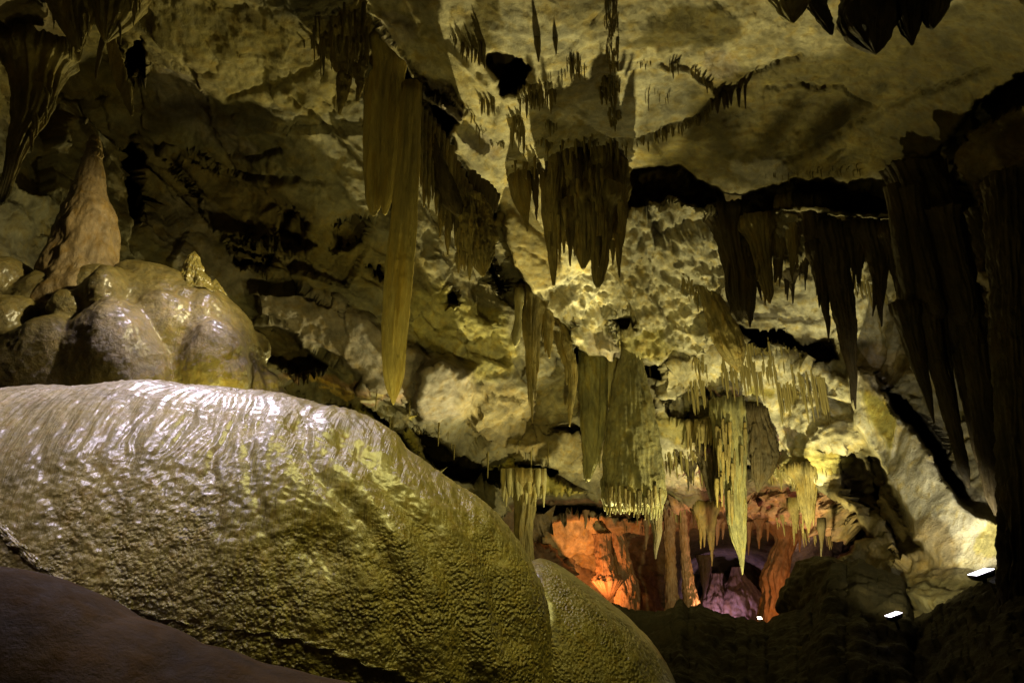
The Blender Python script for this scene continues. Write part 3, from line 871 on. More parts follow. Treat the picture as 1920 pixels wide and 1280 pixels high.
me = blob_mesh('flowstone_mound', (330, 1230), MOUND, 5.0, 1.15, 1.3, M_FLOW, 2.15, 520, 900, mound_disp)
tag(link('flowstone_mound', me), 'largest wet flowstone mound, rounded and glistening, filling the lower left', 'flowstone')

me = blob_mesh('flowstone_mound', (1070, 1330), [(960, 1130), (985, 1075), (1012, 1058), (1050, 1072), (1110, 1110), (1160, 1150), (1205, 1195), (1240, 1240), (1264, 1290), (1275, 1400), (1200, 1550), (1000, 1560), (930, 1400), (930, 1250)],
               5.6, 0.75, 0.9, M_FLOW, 2.0, 200, 300, flow_disp(0.004, 0.004, 0.03, 1.9, 0.5, 9, 5, 1.2))
tag(link('flowstone_mound', me), 'small smooth green-lit flowstone shoulder right of the big mound', 'flowstone')

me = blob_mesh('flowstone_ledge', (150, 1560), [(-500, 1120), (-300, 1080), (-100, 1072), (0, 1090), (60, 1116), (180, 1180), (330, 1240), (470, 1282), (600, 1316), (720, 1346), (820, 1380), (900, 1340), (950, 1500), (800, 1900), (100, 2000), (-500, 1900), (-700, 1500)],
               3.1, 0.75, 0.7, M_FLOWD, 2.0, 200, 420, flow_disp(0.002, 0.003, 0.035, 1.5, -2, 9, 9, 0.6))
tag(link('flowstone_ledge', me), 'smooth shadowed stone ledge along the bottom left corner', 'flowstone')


def lip(label, pts, Y0):
    pts4 = [(x, y, w, Y) for (x, y, w, Y) in pts]
    o = drip('crusty_rim', pts4, Y0, M_FLOW, label, 'rim', rough=0.55, flute=0.25, nfl=14, deep=1.2, tip=0.5, step=2.2, warp=2.5)
    return o


# upper lumpy mound: overlapping swells of one body
up = thing('flowstone_mound', 'lumpy upper flowstone mound with glossy bulges, behind the big mound', 'flowstone', P(280, 700, 7.4))
LUMPS = [
    ('body', (370, 720), [(200, 520), (235, 492), (290, 497), (340, 512), (400, 528), (440, 570), (468, 620), (492, 680), (505, 740), (520, 800), (480, 900), (300, 920), (200, 850), (190, 650)], 7.6, 0.75, 0.9),
    ('bulge', (215, 690), [(120, 660), (140, 615), (180, 575), (225, 556), (262, 590), (290, 625), (308, 680), (306, 760), (260, 840), (160, 840), (115, 760)], 6.75, 0.45, 0.7),
    ('bulge', (60, 720), [(-60, 640), (0, 640), (50, 610), (95, 580), (125, 600), (138, 660), (128, 760), (90, 830), (-40, 830), (-90, 740)], 6.65, 0.40, 0.7),
    ('bulge', (192, 560), [(128, 560), (140, 528), (165, 502), (200, 494), (228, 510), (246, 550), (235, 590), (200, 610), (150, 606)], 6.75, 0.34, 0.5),
    ('bulge', (125, 575), [(82, 580), (95, 552), (125, 540), (152, 556), (158, 590), (140, 615), (100, 612)], 6.6, 0.22, 0.4),
    ('bulge', (400, 690), [(330, 640), (365, 600), (405, 588), (440, 620), (458, 670), (462, 740), (440, 800), (350, 800), (318, 740)], 7.05, 0.34, 0.6),
    ('bulge', (300, 620), [(240, 600), (270, 560), (310, 548), (350, 570), (370, 620), (350, 680), (290, 690), (245, 650)], 7.0, 0.26, 0.5),
    ('bulge', (505, 735), [(482, 700), (494, 672), (512, 690), (530, 725), (540, 760), (530, 800), (490, 800)], 7.7, 0.2, 0.3),
    ('bulge', (480, 650), [(462, 640), (478, 622), (498, 636), (506, 664), (490, 690), (468, 680)], 7.9, 0.15, 0.3),
    ('shoulder', (60, 640), [(-120, 600), (20, 560), (60, 530), (110, 500), (200, 486), (225, 560), (210, 760), (0, 800), (-150, 760)], 7.3, 0.45, 0.8),
    ('bulge', (10, 530), [(-60, 520), (-20, 487), (25, 484), (52, 500), (55, 540), (30, 575), (-40, 580)], 7.0, 0.35, 0.5),
    ('bulge', (10, 615), [(-70, 600), (-30, 560), (20, 558), (55, 580), (58, 625), (25, 670), (-60, 670)], 6.7, 0.35, 0.5),
]
_v, _q_, _off = [], [], 0
for i, (nm, c, ol, Y, f, b) in enumerate(LUMPS):
    t_ = blob_mesh(nm, c, ol, Y, f, b, None, 2.0, 90, 130, flow_disp(0.0, 0.0, 0.12, 3.2, P(*c, Y)[0], Y + 3, 20 + i, 0.9, 30))
    co = np.zeros(len(t_.vertices) * 3, np.float32); t_.vertices.foreach_get('co', co)
    _v.append(co.reshape(-1, 3)); _q_.append(grid_quads(90, 130, True)[:, ::-1] + _off); _off += len(t_.vertices)
    bpy.data.meshes.remove(t_)
_raw = link('body', mesh_np('body', np.concatenate(_v), np.concatenate(_q_)))
_m = _raw.modifiers.new('r', 'REMESH'); _m.mode = 'VOXEL'; _m.voxel_size = 0.021
_m = _raw.modifiers.new('s', 'SMOOTH'); _m.factor = 0.5; _m.iterations = 4
bpy.context.view_layer.update()
_ev = _raw.evaluated_get(bpy.context.evaluated_depsgraph_get())
me = bpy.data.meshes.new_from_object(_ev)
bpy.data.objects.remove(_raw)
co = np.zeros(len(me.vertices) * 3, np.float32); me.vertices.foreach_get('co', co); co = co.reshape(-1, 3)
no = np.zeros(len(me.vertices) * 3, np.float32); me.vertices.foreach_get('normal', no); no = no.reshape(-1, 3)
d = 0.032 * fbm(co * 2.6, 4, 3, 0.55) + 0.012 * ridged(co * np.array([4.5, 4.5, 2.6]), 3, 8) * sstep(-0.1, 0.3, fbm(co * 1.2, 2, 12)) + 0.008 * fbm(co * 22, 2, 5) - 0.010
co = co + no * d[:, None]
me.vertices.foreach_set('co', co.astype(np.float32).ravel()); me.update()
me.materials.clear(); me.materials.append(M_FLOWU)
for p_ in me.polygons: p_.use_smooth = True
adopt(link('body', me), up)
# stalagmites standing on it
sg = drip('stalagmite', [(128, 640, 200), (140, 560, 162), (148, 500, 132), (156, 470, 118), (160, 440, 112), (166, 400, 94), (167, 375, 68), (167, 355, 58), (171, 325, 46), (174, 300, 34), (177, 282, 30), (178, 268, 24), (178, 256, 15)], 7.25, M_STAG,
          'tall pointed stalagmite rising from the lumpy flowstone mound', 'stalagmite', flute=0.04, nfl=5, rough=0.10, deep=0.9, ripple=0.006, step=2.0, warp=0.0)
for x_, y_, w_ in ((177, 262, 20), (175, 276, 26), (180, 288, 26), (171, 300, 34)):
    drip('knob', [(x_, y_ + 9, w_ * 0.7), (x_, y_ + 3, w_), (x_, y_ - 4, w_ * 0.8)], 7.22, M_STAG, parent=sg, rough=0.25, step=1.4, warp=0.2, flare=0)
drip('stalagmite', [(366, 550, 80), (364, 522, 56), (362, 504, 38), (361, 492, 30), (362, 482, 22)], 7.2, M_FLOW, 'stubby little stalagmite on the crest of the lumpy mound', 'stalagmite', rough=0.2, ripple=0.05, step=1.5, warp=0.5)
drip('stalagmite', [(404, 552, 34), (404, 540, 24), (403, 530, 14)], 7.5, M_FLOW, 'tiny knob of stone right of the stubby stalagmite', 'stalagmite', rough=0.25, step=1.5)

# ------------------------------------------------------------------ hanging dripstone
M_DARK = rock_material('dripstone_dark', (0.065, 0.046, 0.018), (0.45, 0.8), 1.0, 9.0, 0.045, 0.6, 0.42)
M_BELL = rock_material('dripstone_grey_brown', (0.21, 0.19, 0.095), (0.5, 0.85), 1.0, 12.0, 0.05, 0.65, 0.6)
M_GREEN = rock_material('dripstone_grey_green', (0.25, 0.23, 0.11), (0.5, 0.85), 1.0, 12.0, 0.05, 0.6, 0.4)
O, G, B, PL, ST = M_OLIVE, M_GOLD, M_BROWN, M_PALE, M_STRAW
ROW = 'stalactites hanging from the ledge under the dark recess'


def S(label, pts, mat=None, Y=None, group=None, **kw):
    kw.setdefault('bury', 0.25)
    if Y is None: Y = surfY(pts[0][0], pts[0][1]) - 0.05
    o = drip('stalactite', pts, Y, mat, label, 'stalactite', group, **kw)
    wm = max(p[2] for p in pts)
    if wm >= 20 and mat not in (G, PL) and 'paddle' not in label:
        a = np.array(pts)[:, :3]; r = random.Random(len(label) * 7)
        for k in range(int(2 + wm / 8)):
            f = r.uniform(0.15, 0.88); yy = a[0, 1] + f * (a[-1, 1] - a[0, 1])
            xx = np.interp(yy, a[:, 1], a[:, 0]); ww = np.interp(yy, a[:, 1], a[:, 2]); sd = r.choice((-1, 1)) * r.uniform(0.2, 0.44)
            ln = r.uniform(16, 46); w = r.uniform(5, 9)
            drip('side_drip', [(xx + sd * ww * 0.8, yy - 14, w * 0.7), (xx + sd * ww, yy, w), (xx + sd * ww, yy + ln * 0.6, w * 0.6), (xx + sd * ww, yy + ln, 1.6)], Y - ww * mpp(yy, Y) * 0.25 * r.random(), mat, parent=o, rough=0.2, step=2.2)
    return o


# the long one and its neighbours (about nine metres away)
S('longest stalactite, golden and blade-like, ending in a blunt point above the big mound',
  [(771, 180, 34), (770, 200, 38), (766, 300, 42), (758, 400, 47), (749, 500, 52), (743, 600, 50), (740, 650, 46), (739, 700, 42), (738, 730, 27), (738, 745, 14), (738, 755, 5)],
  G, 9.2, flute=0.13, nfl=7, rough=0.04, deep=0.7, step=2.0, warp=0.15, tip=0.6, zf=0.05, flare=0.1)
dr = thing('stalactite_drape', 'broad double-lobed stone drape hanging just left of the longest stalactite', 'stalactite', P(715, 110, 9.5), None)
for pts in ([(716, 90, 70), (712, 200, 56), (706, 300, 46), (703, 370, 34), (700, 395, 18), (699, 403, 6)],
            [(736, 110, 40), (734, 220, 42), (729, 300, 34), (725, 370, 22), (722, 400, 8)],
            [(698, 90, 30), (692, 140, 24), (688, 180, 12), (687, 195, 4)]):
    o = drip('lobe', pts, 9.5, G if pts[0][0] != 698 else O, flute=0.16, nfl=8, rough=0.05, deep=0.6, step=2.2, warp=0.3, bury=0.2)
    adopt(o, dr)
cu = thing('stone_curtain', 'slanting curtain of fused thin tubes right of the longest stalactite', 'curtain', P(800, 220, 9.6))
for (x, y0, x1, y1, w) in [(790, 205, 789, 350, 9), (797, 212, 795, 388, 10), (805, 222, 803, 392, 10), (813, 232, 811, 372, 9), (820, 245, 818, 402, 11), (829, 258, 825, 445, 11), (836, 272, 832, 424, 10), (844, 286, 839, 478, 14),
                           (851, 300, 847, 432, 10), (858, 316, 854, 462, 11), (864, 330, 860, 512, 14), (871, 345, 866, 470, 10), (878, 358, 873, 498, 12), (887, 372, 880, 526, 14), (896, 384, 890, 486, 12)]:
    o = drip('tube', [(x, y0, w * 0.9), ((x + x1) / 2, (y0 + y1) / 2, w), (x1 + 1, y1 - 26, w * 0.8), (x1, y1, 2.5)], 9.7 + (x - 790) * 0.012, O, flute=0.15, rough=0.1, deep=1.2, step=2.2, bury=0.1)
    adopt(o, cu)
o = drip('web', [(806, 235, 8), (818, 290, 22), (834, 340, 34), (850, 385, 40), (858, 400, 16)], 9.95, B, flute=0.2, nfl=16, rough=0.08, deep=0.25, step=2.5, bury=0.1); adopt(o, cu)
o = drip('crust', [(884, 368, 30), (892, 400, 56), (896, 440, 60), (900, 470, 50), (904, 500, 26), (906, 515, 8)], 10.3, O, flute=0.3, nfl=14, rough=0.28, deep=0.7, step=1.8, warp=1.5); adopt(o, cu)
for i, (x, y0, y1, w) in enumerate([(886, 330, 372, 7), (893, 338, 396, 8), (902, 346, 386, 8), (909, 350, 412, 9), (917, 357, 402, 8), (923, 364, 414, 8), (930, 372, 398, 7)]):
    S('short dark stalactite in the small row below the black diagonal cleft', [(x, y0, w * 1.6), (x, (y0 + y1) / 2, w), (x - 1, y1, 2)], B, 11.0 + i * 0.1, 'short stalactites below the diagonal cleft', bury=0.1)
# knobbly cluster at the top edge
cl = thing('stalactite_cluster', 'knobbly cluster of wet stalactites at the top edge, left of the black cleft', 'stalactite', P(640, -20, 8.6))
for pts in ([(645, -60, 110), (645, 10, 104), (642, 60, 84), (640, 105, 50), (640, 130, 26)], [(652, 0, 34), (654, 22, 30), (653, 36, 14)], [(606, -30, 46), (606, 10, 40), (604, 32, 16)],
            [(617, 30, 24), (616, 70, 22), (616, 98, 16), (616, 110, 6)], [(688, -40, 40), (684, 40, 26), (674, 90, 16), (666, 112, 5)], [(650, 80, 50), (648, 120, 34), (640, 170, 22), (636, 198, 14), (634, 214, 5)],
            [(590, -20, 26), (587, 50, 14), (585, 92, 4)], [(632, 40, 20), (630, 90, 16), (628, 104, 5)], [(666, 40, 26), (664, 100, 20), (660, 138, 6)], [(598, 60, 16), (597, 105, 4)], [(676, 90, 30), (674, 140, 20), (670, 190, 6)],
            [(574, -20, 14), (572, 60, 6), (571, 90, 2)], [(642, 110, 12), (641, 150, 4)]):
    o = drip('drip', pts, 8.4 + 0.4 * random.random(), O, rough=0.28, flute=0.14, ripple=0.05, deep=0.9, step=1.8, warp=1.2, bury=0.15)
    adopt(o, cl)
# top left
S('tilted serrated stone blade hanging above the tall stalagmite', [(200, 20, 12), (206, 60, 14), (214, 100, 24), (224, 140, 26), (234, 170, 24), (243, 200, 14), (248, 216, 5)], O, 8.0, rough=0.22, deep=0.35, step=2, warp=0.6)
S('thin dark stone spike crossing behind the tilted blade', [(205, 30, 14), (192, 80, 12), (184, 115, 9), (179, 148, 3)], B, 8.2, deep=0.5)
S('broad cone of stone ending in a slender stem at the upper left edge', [(66, 110, 96), (62, 180, 76), (52, 225, 56), (36, 262, 38), (24, 300, 26), (16, 330, 22), (8, 362, 22), (4, 380, 12)], O, 7.6, flute=0.2, rough=0.14, step=2.2, deep=0.7)
S('lobed stone bulge hanging at the top edge, above the serrated blade', [(225, -60, 110), (224, 0, 100), (216, 40, 66), (208, 66, 26), (205, 76, 10)], O, 7.4, flute=0.16, rough=0.12, step=2.5)
S('rounded stone knob at the top edge, nearest the left corner', [(128, -60, 90), (132, 10, 80), (142, 56, 46), (146, 84, 20), (147, 94, 7)], O, 7.2, flute=0.16, rough=0.2, step=2.5)
# left formation and the great hanging mass
lf = thing('stalactite', 'leaf-shaped stalactite with a needle tip, left of the great hanging mass', 'stalactite', P(968, 272, 11.9))
for k in range(11):
    x = 951 + k * 5.2
    o = drip('fringe_tube', [(x, 272 + 3 * math.sin(k), 7), (x, 300, 6), (x - 1, 325 + 12 * math.sin(k * 2.1), 2)], 11.7 + 0.2 * math.sin(k * 1.7), O, step=2.4, bury=0.1); adopt(o, lf)
o = drip('blade', [(968, 268, 44), (970, 300, 46), (974, 335, 42), (978, 362, 38), (981, 390, 24), (984, 412, 10), (985, 434, 2.5)], 11.95, O, flute=0.18, rough=0.12, deep=0.5, step=1.8); adopt(o, lf)
S('pair-tipped little stalactite just right of the leaf-shaped one', [(1003, 340, 12), (1004, 365, 12), (1006, 390, 7), (1006, 412, 2)], B, 12.0, rough=0.25)
gm = thing('hanging_mass', 'great hanging mass of brown flowstone with several legs, centre of the ceiling', 'flowstone', P(1100, 262, 11.8))
for nm, pts, dd in (('body', [(1100, 240, 84), (1100, 270, 110), (1102, 305, 132), (1104, 350, 142), (1107, 400, 132), (1110, 440, 112), (1112, 462, 74), (1112, 474, 30)], 0.6),
                    ('crown', [(1075, 240, 36), (1075, 268, 44), (1074, 300, 46), (1074, 330, 20)], 0.8), ('crown', [(1124, 238, 40), (1124, 270, 52), (1126, 310, 44), (1126, 330, 20)], 0.8),
                    ('leg', [(1052, 290, 34), (1042, 350, 40), (1037, 400, 32), (1035, 450, 22), (1037, 500, 15), (1038, 534, 5)], 0.8), ('leg', [(1021, 350, 12), (1021, 400, 12), (1023, 436, 6), (1023, 454, 2)], 0.8),
                    ('leg', [(1094, 380, 46), (1095, 440, 40), (1095, 480, 28), (1093, 502, 8)], 0.9), ('leg', [(1126, 380, 54), (1126, 450, 40), (1125, 500, 30), (1123, 530, 18), (1122, 538, 7)], 0.9),
                    ('leg', [(1152, 330, 36), (1158, 400, 34), (1161, 450, 18), (1162, 490, 8), (1162, 520, 2)], 0.8), ('leg', [(1069, 400, 24), (1069, 450, 11), (1069, 498, 3)], 0.8),
                    ('leg', [(1057, 410, 16), (1057, 445, 9), (1057, 474, 3)], 0.8), ('leg', [(1080, 420, 20), (1079, 455, 9), (1078, 480, 3)], 0.8)):
    o = drip(nm, pts, 11.6 + 0.25 * random.random() + (0.15 if nm == 'body' else -0.1), O, flute=0.16, nfl=12, rough=0.13, deep=dd, ripple=0.02 if nm == 'body' else 0.0, step=2.0, warp=0.8, bury=0.3)
    adopt(o, gm)
for k in range(9):
    x = 1000 + k * 5
    o = drip('fringe_tube', [(x, 286, 8), (x, 315, 7), (x + 1, 338 + 14 * math.sin(k * 2.7), 2)], 11.9 + 0.15 * math.sin(k * 2.2), B, step=2.4, bury=0.1); adopt(o, gm)
def needles(parent, x0, x1, y0, y1, n, Y, mat, l0=16, l1=44, seed=1):
    r = random.Random(seed)
    for k in range(n):
        x = r.uniform(x0, x1); y = r.uniform(y0, y1); ln = r.uniform(l0, l1); w = r.uniform(4, 9)
        o = drip('side_drip', [(x, y - 16, w * 0.6), (x, y, w), (x + 1, y + ln * 0.6, w * 0.55), (x + 1, y + ln, 1.6)], Y - r.uniform(0, 0.3), mat, rough=0.2, step=2.2)
        adopt(o, parent)


needles(gm, 1026, 1165, 330, 470, 26, 11.35, O, seed=3)
needles(gm, 1040, 1160, 268, 330, 16, 11.45, B, 12, 34, seed=4)
needles(cl, 585, 690, 20, 110, 24, 8.2, O, 18, 60, seed=5)
needles(cu, 850, 900, 400, 490, 16, 9.9, O, 14, 40, seed=6)
# the row along the ledge right of centre
R_ = [
    ('thickest stalactite of the ledge row, a round-ended dark trunk', [(1366, 410, 60), (1376, 460, 52), (1384, 520, 48), (1387, 560, 42), (1387, 585, 26), (1386, 602, 6)], B, 13.4),
    ('slim stalactite pressed against the right side of the thickest trunk', [(1400, 460, 26), (1405, 520, 24), (1406, 575, 18), (1406, 598, 8), (1406, 614, 2)], B, 13.3),
    ('plain tapering stalactite, second thick one of the ledge row', [(1418, 430, 46), (1428, 480, 32), (1436, 520, 26), (1441, 550, 18), (1442, 568, 4)], O, 13.1),
    ('thin crooked stalactite between the two thick ones of the ledge row', [(1414, 500, 14), (1422, 530, 10), (1428, 562, 2)], B, 13.4),
    ('forked stalactite in the ledge row above the pale grey hollow', [(1452, 420, 34), (1458, 460, 26), (1458, 500, 14), (1454, 530, 4)], O, 13.2),
    ('long-pointed stalactite in the ledge row, ending in two needles', [(1476, 390, 36), (1482, 430, 28), (1487, 470, 16), (1488, 492, 8), (1487, 508, 2)], O, 13.1),
    ('needle stalactite beside the long-pointed one of the ledge row', [(1492, 460, 10), (1495, 485, 7), (1495, 504, 2)], O, 13.2),
    ('short stubby stalactite high in the ledge row', [(1500, 390, 30), (1503, 415, 24), (1504, 440, 8)], B, 13.0),
    ('broad stalactite with a single sharp tip at the right of the ledge row', [(1522, 395, 46), (1526, 430, 34), (1527, 460, 20), (1527, 482, 3)], B, 12.9),
    ('squat knob of stone hanging below the ledge row', [(1508, 468, 14), (1508, 482, 24), (1507, 500, 16), (1506, 514, 5)], B, 13.6),
    ('small two-pronged stalactite in front of the pale grey hollow', [(1476, 515, 30), (1482, 530, 14), (1484, 546, 2)], B, 14.4),
    ('tall black stalactite leaning through the bright cavern, right of centre', [(1556, 440, 40), (1566, 480, 46), (1574, 540, 44), (1583, 600, 38), (1592, 660, 26), (1600, 710, 14), (1606, 766, 2.5)], B, 12.8),
    ('narrow spike along the left side of the tall black stalactite', [(1530, 475, 26), (1540, 530, 22), (1547, 580, 13), (1552, 610, 6), (1554, 640, 2)], B, 12.9),
    ('thin needle beside the tip of the tall black stalactite', [(1592, 640, 10), (1598, 700, 6), (1601, 752, 2)], B, 12.9),
    ('thin black spike just right of the tall black stalactite', [(1576, 440, 16), (1584, 480, 10), (1591, 527, 2.5)], B, 12.7),
    ('black bulbous stalactite with a needle tip against the bright wall', [(1604, 440, 40), (1606, 470, 30), (1608, 492, 22), (1611, 508, 8), (1613, 537, 2)], B, 12.7),
    ('tiny black spike between two larger black ones', [(1592, 450, 12), (1596, 480, 7), (1597, 508, 2)], B, 12.6),
    ('short black spike right of the bulbous needle-tipped one', [(1616, 445, 14), (1617, 470, 9), (1616, 494, 2)], B, 12.6),
    ('ragged dark stalactite with branching tips left of the giant column', [(1634, 440, 40), (1645, 480, 38), (1650, 515, 30), (1652, 545, 20), (1651, 580, 10), (1655, 612, 2)], B, 12.5),
    ('slender tip hanging beside the ragged branching stalactite', [(1646, 520, 16), (1640, 560, 8), (1637, 592, 2)], B, 12.5),
    ('slim stalactite tight against the left edge of the giant column', [(1668, 440, 30), (1680, 500, 22), (1688, 550, 12), (1692, 590, 3)], B, 12.2),
    ('smooth leaning stone paddle in front of the pitted bright slope', [(1328, 540, 26), (1340, 580, 44), (1358, 620, 56), (1372, 655, 50), (1380, 680, 28), (1384, 694, 8)], O, 15.0),
]
for lab, pts, mt, Y in R_:
    S(lab, pts, mt, Y, ROW if 'ledge row' in lab else None, flute=0.15, rough=0.13, step=2.0, warp=0.8)
# giant column on the right
gc = thing('stone_column', 'giant draped column on the dark right side with a skirt of hanging tubes', 'column', P(1740, 330, 10.6))
for nm, pts, dd in (('drape', [(1712, 318, 80), (1730, 360, 104), (1746, 430, 128), (1758, 500, 146), (1768, 560, 156), (1772, 592, 150), (1774, 600, 120)], 0.7),
                    ('fold', [(1700, 360, 40), (1716, 440, 46), (1732, 520, 52), (1744, 590, 56)], 0.9), ('fold', [(1762, 400, 54), (1780, 480, 56), (1798, 560, 60), (1806, 594, 50)], 0.9),
                    ('fold', [(1672, 350, 22), (1688, 440, 30), (1700, 520, 28), (1712, 580, 16), (1716, 600, 6)], 0.9)):
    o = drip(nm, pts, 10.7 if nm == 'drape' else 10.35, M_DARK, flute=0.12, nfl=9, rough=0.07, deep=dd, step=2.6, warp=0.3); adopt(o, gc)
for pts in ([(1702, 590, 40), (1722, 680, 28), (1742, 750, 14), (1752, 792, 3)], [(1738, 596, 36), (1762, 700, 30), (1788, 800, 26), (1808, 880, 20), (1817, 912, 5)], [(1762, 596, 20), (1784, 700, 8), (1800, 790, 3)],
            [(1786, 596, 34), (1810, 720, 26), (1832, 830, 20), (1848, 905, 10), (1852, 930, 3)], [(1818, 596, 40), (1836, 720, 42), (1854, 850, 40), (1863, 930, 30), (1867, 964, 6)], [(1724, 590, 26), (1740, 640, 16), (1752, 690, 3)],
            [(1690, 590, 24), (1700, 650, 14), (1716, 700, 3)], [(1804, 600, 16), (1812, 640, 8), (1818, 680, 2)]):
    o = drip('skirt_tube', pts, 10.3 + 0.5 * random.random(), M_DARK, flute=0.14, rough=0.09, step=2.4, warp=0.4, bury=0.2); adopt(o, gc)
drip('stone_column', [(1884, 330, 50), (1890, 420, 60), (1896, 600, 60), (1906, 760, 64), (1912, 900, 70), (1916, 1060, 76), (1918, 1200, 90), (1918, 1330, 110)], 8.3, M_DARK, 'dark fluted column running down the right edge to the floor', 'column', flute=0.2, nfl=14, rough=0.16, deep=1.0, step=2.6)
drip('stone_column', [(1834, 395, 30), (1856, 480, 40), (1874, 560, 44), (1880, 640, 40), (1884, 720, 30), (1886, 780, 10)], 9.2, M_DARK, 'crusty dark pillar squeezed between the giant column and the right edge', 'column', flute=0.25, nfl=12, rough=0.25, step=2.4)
# two big teeth hanging in the middle distance
S('pale green cylinder-like stalactite left of the big tooth', [(1112, 676, 50), (1113, 700, 56), (1113, 760, 50), (1111, 820, 42), (1107, 870, 26), (1104, 898, 8)], M_GREEN, 17.0, flare=0.1, flute=0.12, rough=0.07, step=1.8, warp=0.3)
S('narrow pale drip at the right foot of the pale green cylinder', [(1146, 690, 26), (1142, 740, 16), (1136, 775, 4)], PL, 17.1, flute=0.2, rough=0.1)
bt = thing('stalactite', 'big bell-shaped stone tooth with a ragged glowing lower rim', 'stalactite', P(1184, 664, 16.5))
o = drip('bell', [(1182, 660, 34), (1182, 700, 56), (1182, 750, 78), (1184, 800, 94), (1186, 850, 106), (1187, 900, 114), (1187, 935, 117), (1187, 950, 108), (1187, 954, 60)], 16.5, M_BELL, flute=0.06, nfl=18, rough=0.08, deep=0.75, step=1.7, warp=0.1, tip=-1.0, bury=0.3, flare=0); adopt(o, bt)
for k in range(22):
    x = 1134 + k * 5.1
    h = 10 + 9 * abs(math.sin(k * 1.9)) + (16 if 16 < k < 21 else 0)
    o = drip('rim_tube', [(x, 918, 9), (x, 946, 7), (x, 950 + h * 0.7, 2)], 16.15 + 0.35 * abs((k - 10.5) / 10.5) ** 2, M_GREEN, rough=0.2, step=2.0); adopt(o, bt)
needles(bt, 1136, 1240, 925, 948, 26, 16.0, O, 10, 30, seed=8)
o = drip('spike', [(1226, 930, 30), (1229, 970, 24), (1231, 1000, 17), (1230, 1025, 10), (1229, 1046, 3)], 16.7, B, rough=0.1, step=2); adopt(o, bt)
# long pointed one before the chamber mouth
lp = thing('stalactite', 'long pointed stalactite with a fringed shoulder, hanging before the chamber mouth', 'stalactite', P(1372, 770, 18.2))
o = drip('shaft', [(1366, 775, 44), (1370, 820, 56), (1373, 870, 46), (1378, 930, 38), (1383, 975, 34), (1386, 1015, 24), (1390, 1045, 11), (1392, 1076, 2)], 18.2, M_GREEN, flute=0.2, nfl=14, rough=0.06, deep=0.8, step=1.7, warp=0.5, bury=0.4); adopt(o, lp)
for k in range(16):
    x = 1290 + k * 5.4
    y0 = 790 + (k % 3) * 4 + (0 if k > 6 else 6)
    o = drip('fringe_tube', [(x, y0, 7), (x, y0 + 26, 5), (x, y0 + 46 + 22 * math.sin(k * 2.3), 1.8)], 18.6 + 0.3 * math.sin(k), O, step=2.4, bury=0.15); adopt(o, lp)
needles(lp, 1340, 1398, 800, 960, 22, 17.9, O, 16, 50, seed=7)
S('folded dark drape with a bright frayed hem, right of the long pointed stalactite', [(1414, 776, 34), (1424, 810, 50), (1431, 850, 54), (1430, 885, 40), (1424, 905, 18), (1420, 920, 5)], B, 18.4, flute=0.3, nfl=9, rough=0.15, deep=0.6, step=1.8)
S('ragged brown stalactite bunch below the lower shelf', [(1338, 845, 60), (1340, 880, 44), (1338, 905, 26), (1334, 930, 10), (1333, 940, 3)], B, 19.8, flute=0.35, nfl=14, rough=0.25, step=1.8)
S('small ragged stalactite bunch left of the brown one below the shelf', [(1284, 848, 44), (1290, 870, 28), (1294, 890, 10), (1295, 906, 2)], B, 20.0, flute=0.35, nfl=14, rough=0.25, step=1.8)
# slender ones on the left of the middle distance
S('very long thin drip hanging above the undercut, left of the pale cylinder', [(992, 556, 36), (994, 600, 30), (995, 650, 22), (996, 700, 13), (997, 745, 6), (997, 792, 1.8)], O, 15.0, flute=0.2, rough=0.14, step=1.8)
S('short companion drip beside the very long thin one', [(1008, 575, 22), (1006, 640, 14), (1005, 700, 7), (1005, 748, 2)], O, 15.1, flute=0.2, rough=0.2)
S('grey-tipped stub with a rounded end left of the very long drip', [(974, 560, 14), (971, 600, 13), (969, 625, 19), (968, 640, 14), (967, 648, 5)], PL, 14.8, rough=0.14)
S('leaning mossy-looking stalactite under the black crack', [(1040, 596, 24), (1056, 640, 30), (1068, 680, 26), (1074, 710, 16), (1070, 760, 11), (1068, 798, 2.5)], O, 16.0, flute=0.2, rough=0.2, step=1.8)
S('stalactite bunch hanging under the step at the end of the slanting slab', [(1020, 555, 30), (1024, 600, 26), (1028, 640, 14), (1030, 670, 3)], O, 15.2, flute=0.25, rough=0.2, step=1.8)
# fringe and column by the chamber mouth
col_ = thing('stone_column', 'stone column at the left of the chamber mouth with a fringe of drips at its head', 'column', P(985, 1085, 18.0))
o = drip('shaft', [(986, 905, 50), (985, 940, 36), (982, 990, 32), (984, 1030, 30), (986, 1080, 38), (986, 1140, 46)], 18.0, O, flute=0.2, nfl=8, rough=0.12, step=2, bury=0.3); adopt(o, col_)
for k in range(15):
    x = 944 + k * 5.4
    o = drip('fringe_tube', [(x, 900, 8), (x, 925, 7), (x, 938 + 12 * math.sin(k * 1.9), 2)], 17.8 + 0.2 * math.sin(k * 2), PL, step=2.2, bury=0.3); adopt(o, col_)
S('dark ribbed stalactite hanging at the right of the chamber mouth', [(1510, 888, 46), (1512, 920, 34), (1515, 955, 24), (1518, 980, 10), (1520, 998, 2)], O, 17.4, flute=0.25, nfl=10, rough=0.1, step=1.8)
S('short rust stalactite left of the dark ribbed one at the mouth', [(1490, 950, 20), (1492, 975, 12), (1492, 998, 3)], O, 19.5, flute=0.2, rough=0.2)
S('forked stalactite hanging over the orange chamber ceiling, left prong', [(1314, 955, 26), (1316, 985, 18), (1320, 1012, 3)], O, 22.3, flute=0.2, rough=0.15)
S('forked stalactite hanging over the orange chamber ceiling, right prong', [(1334, 955, 22), (1334, 990, 16), (1332, 1015, 9), (1332, 1030, 2)], O, 22.3, flute=0.2, rough=0.15)
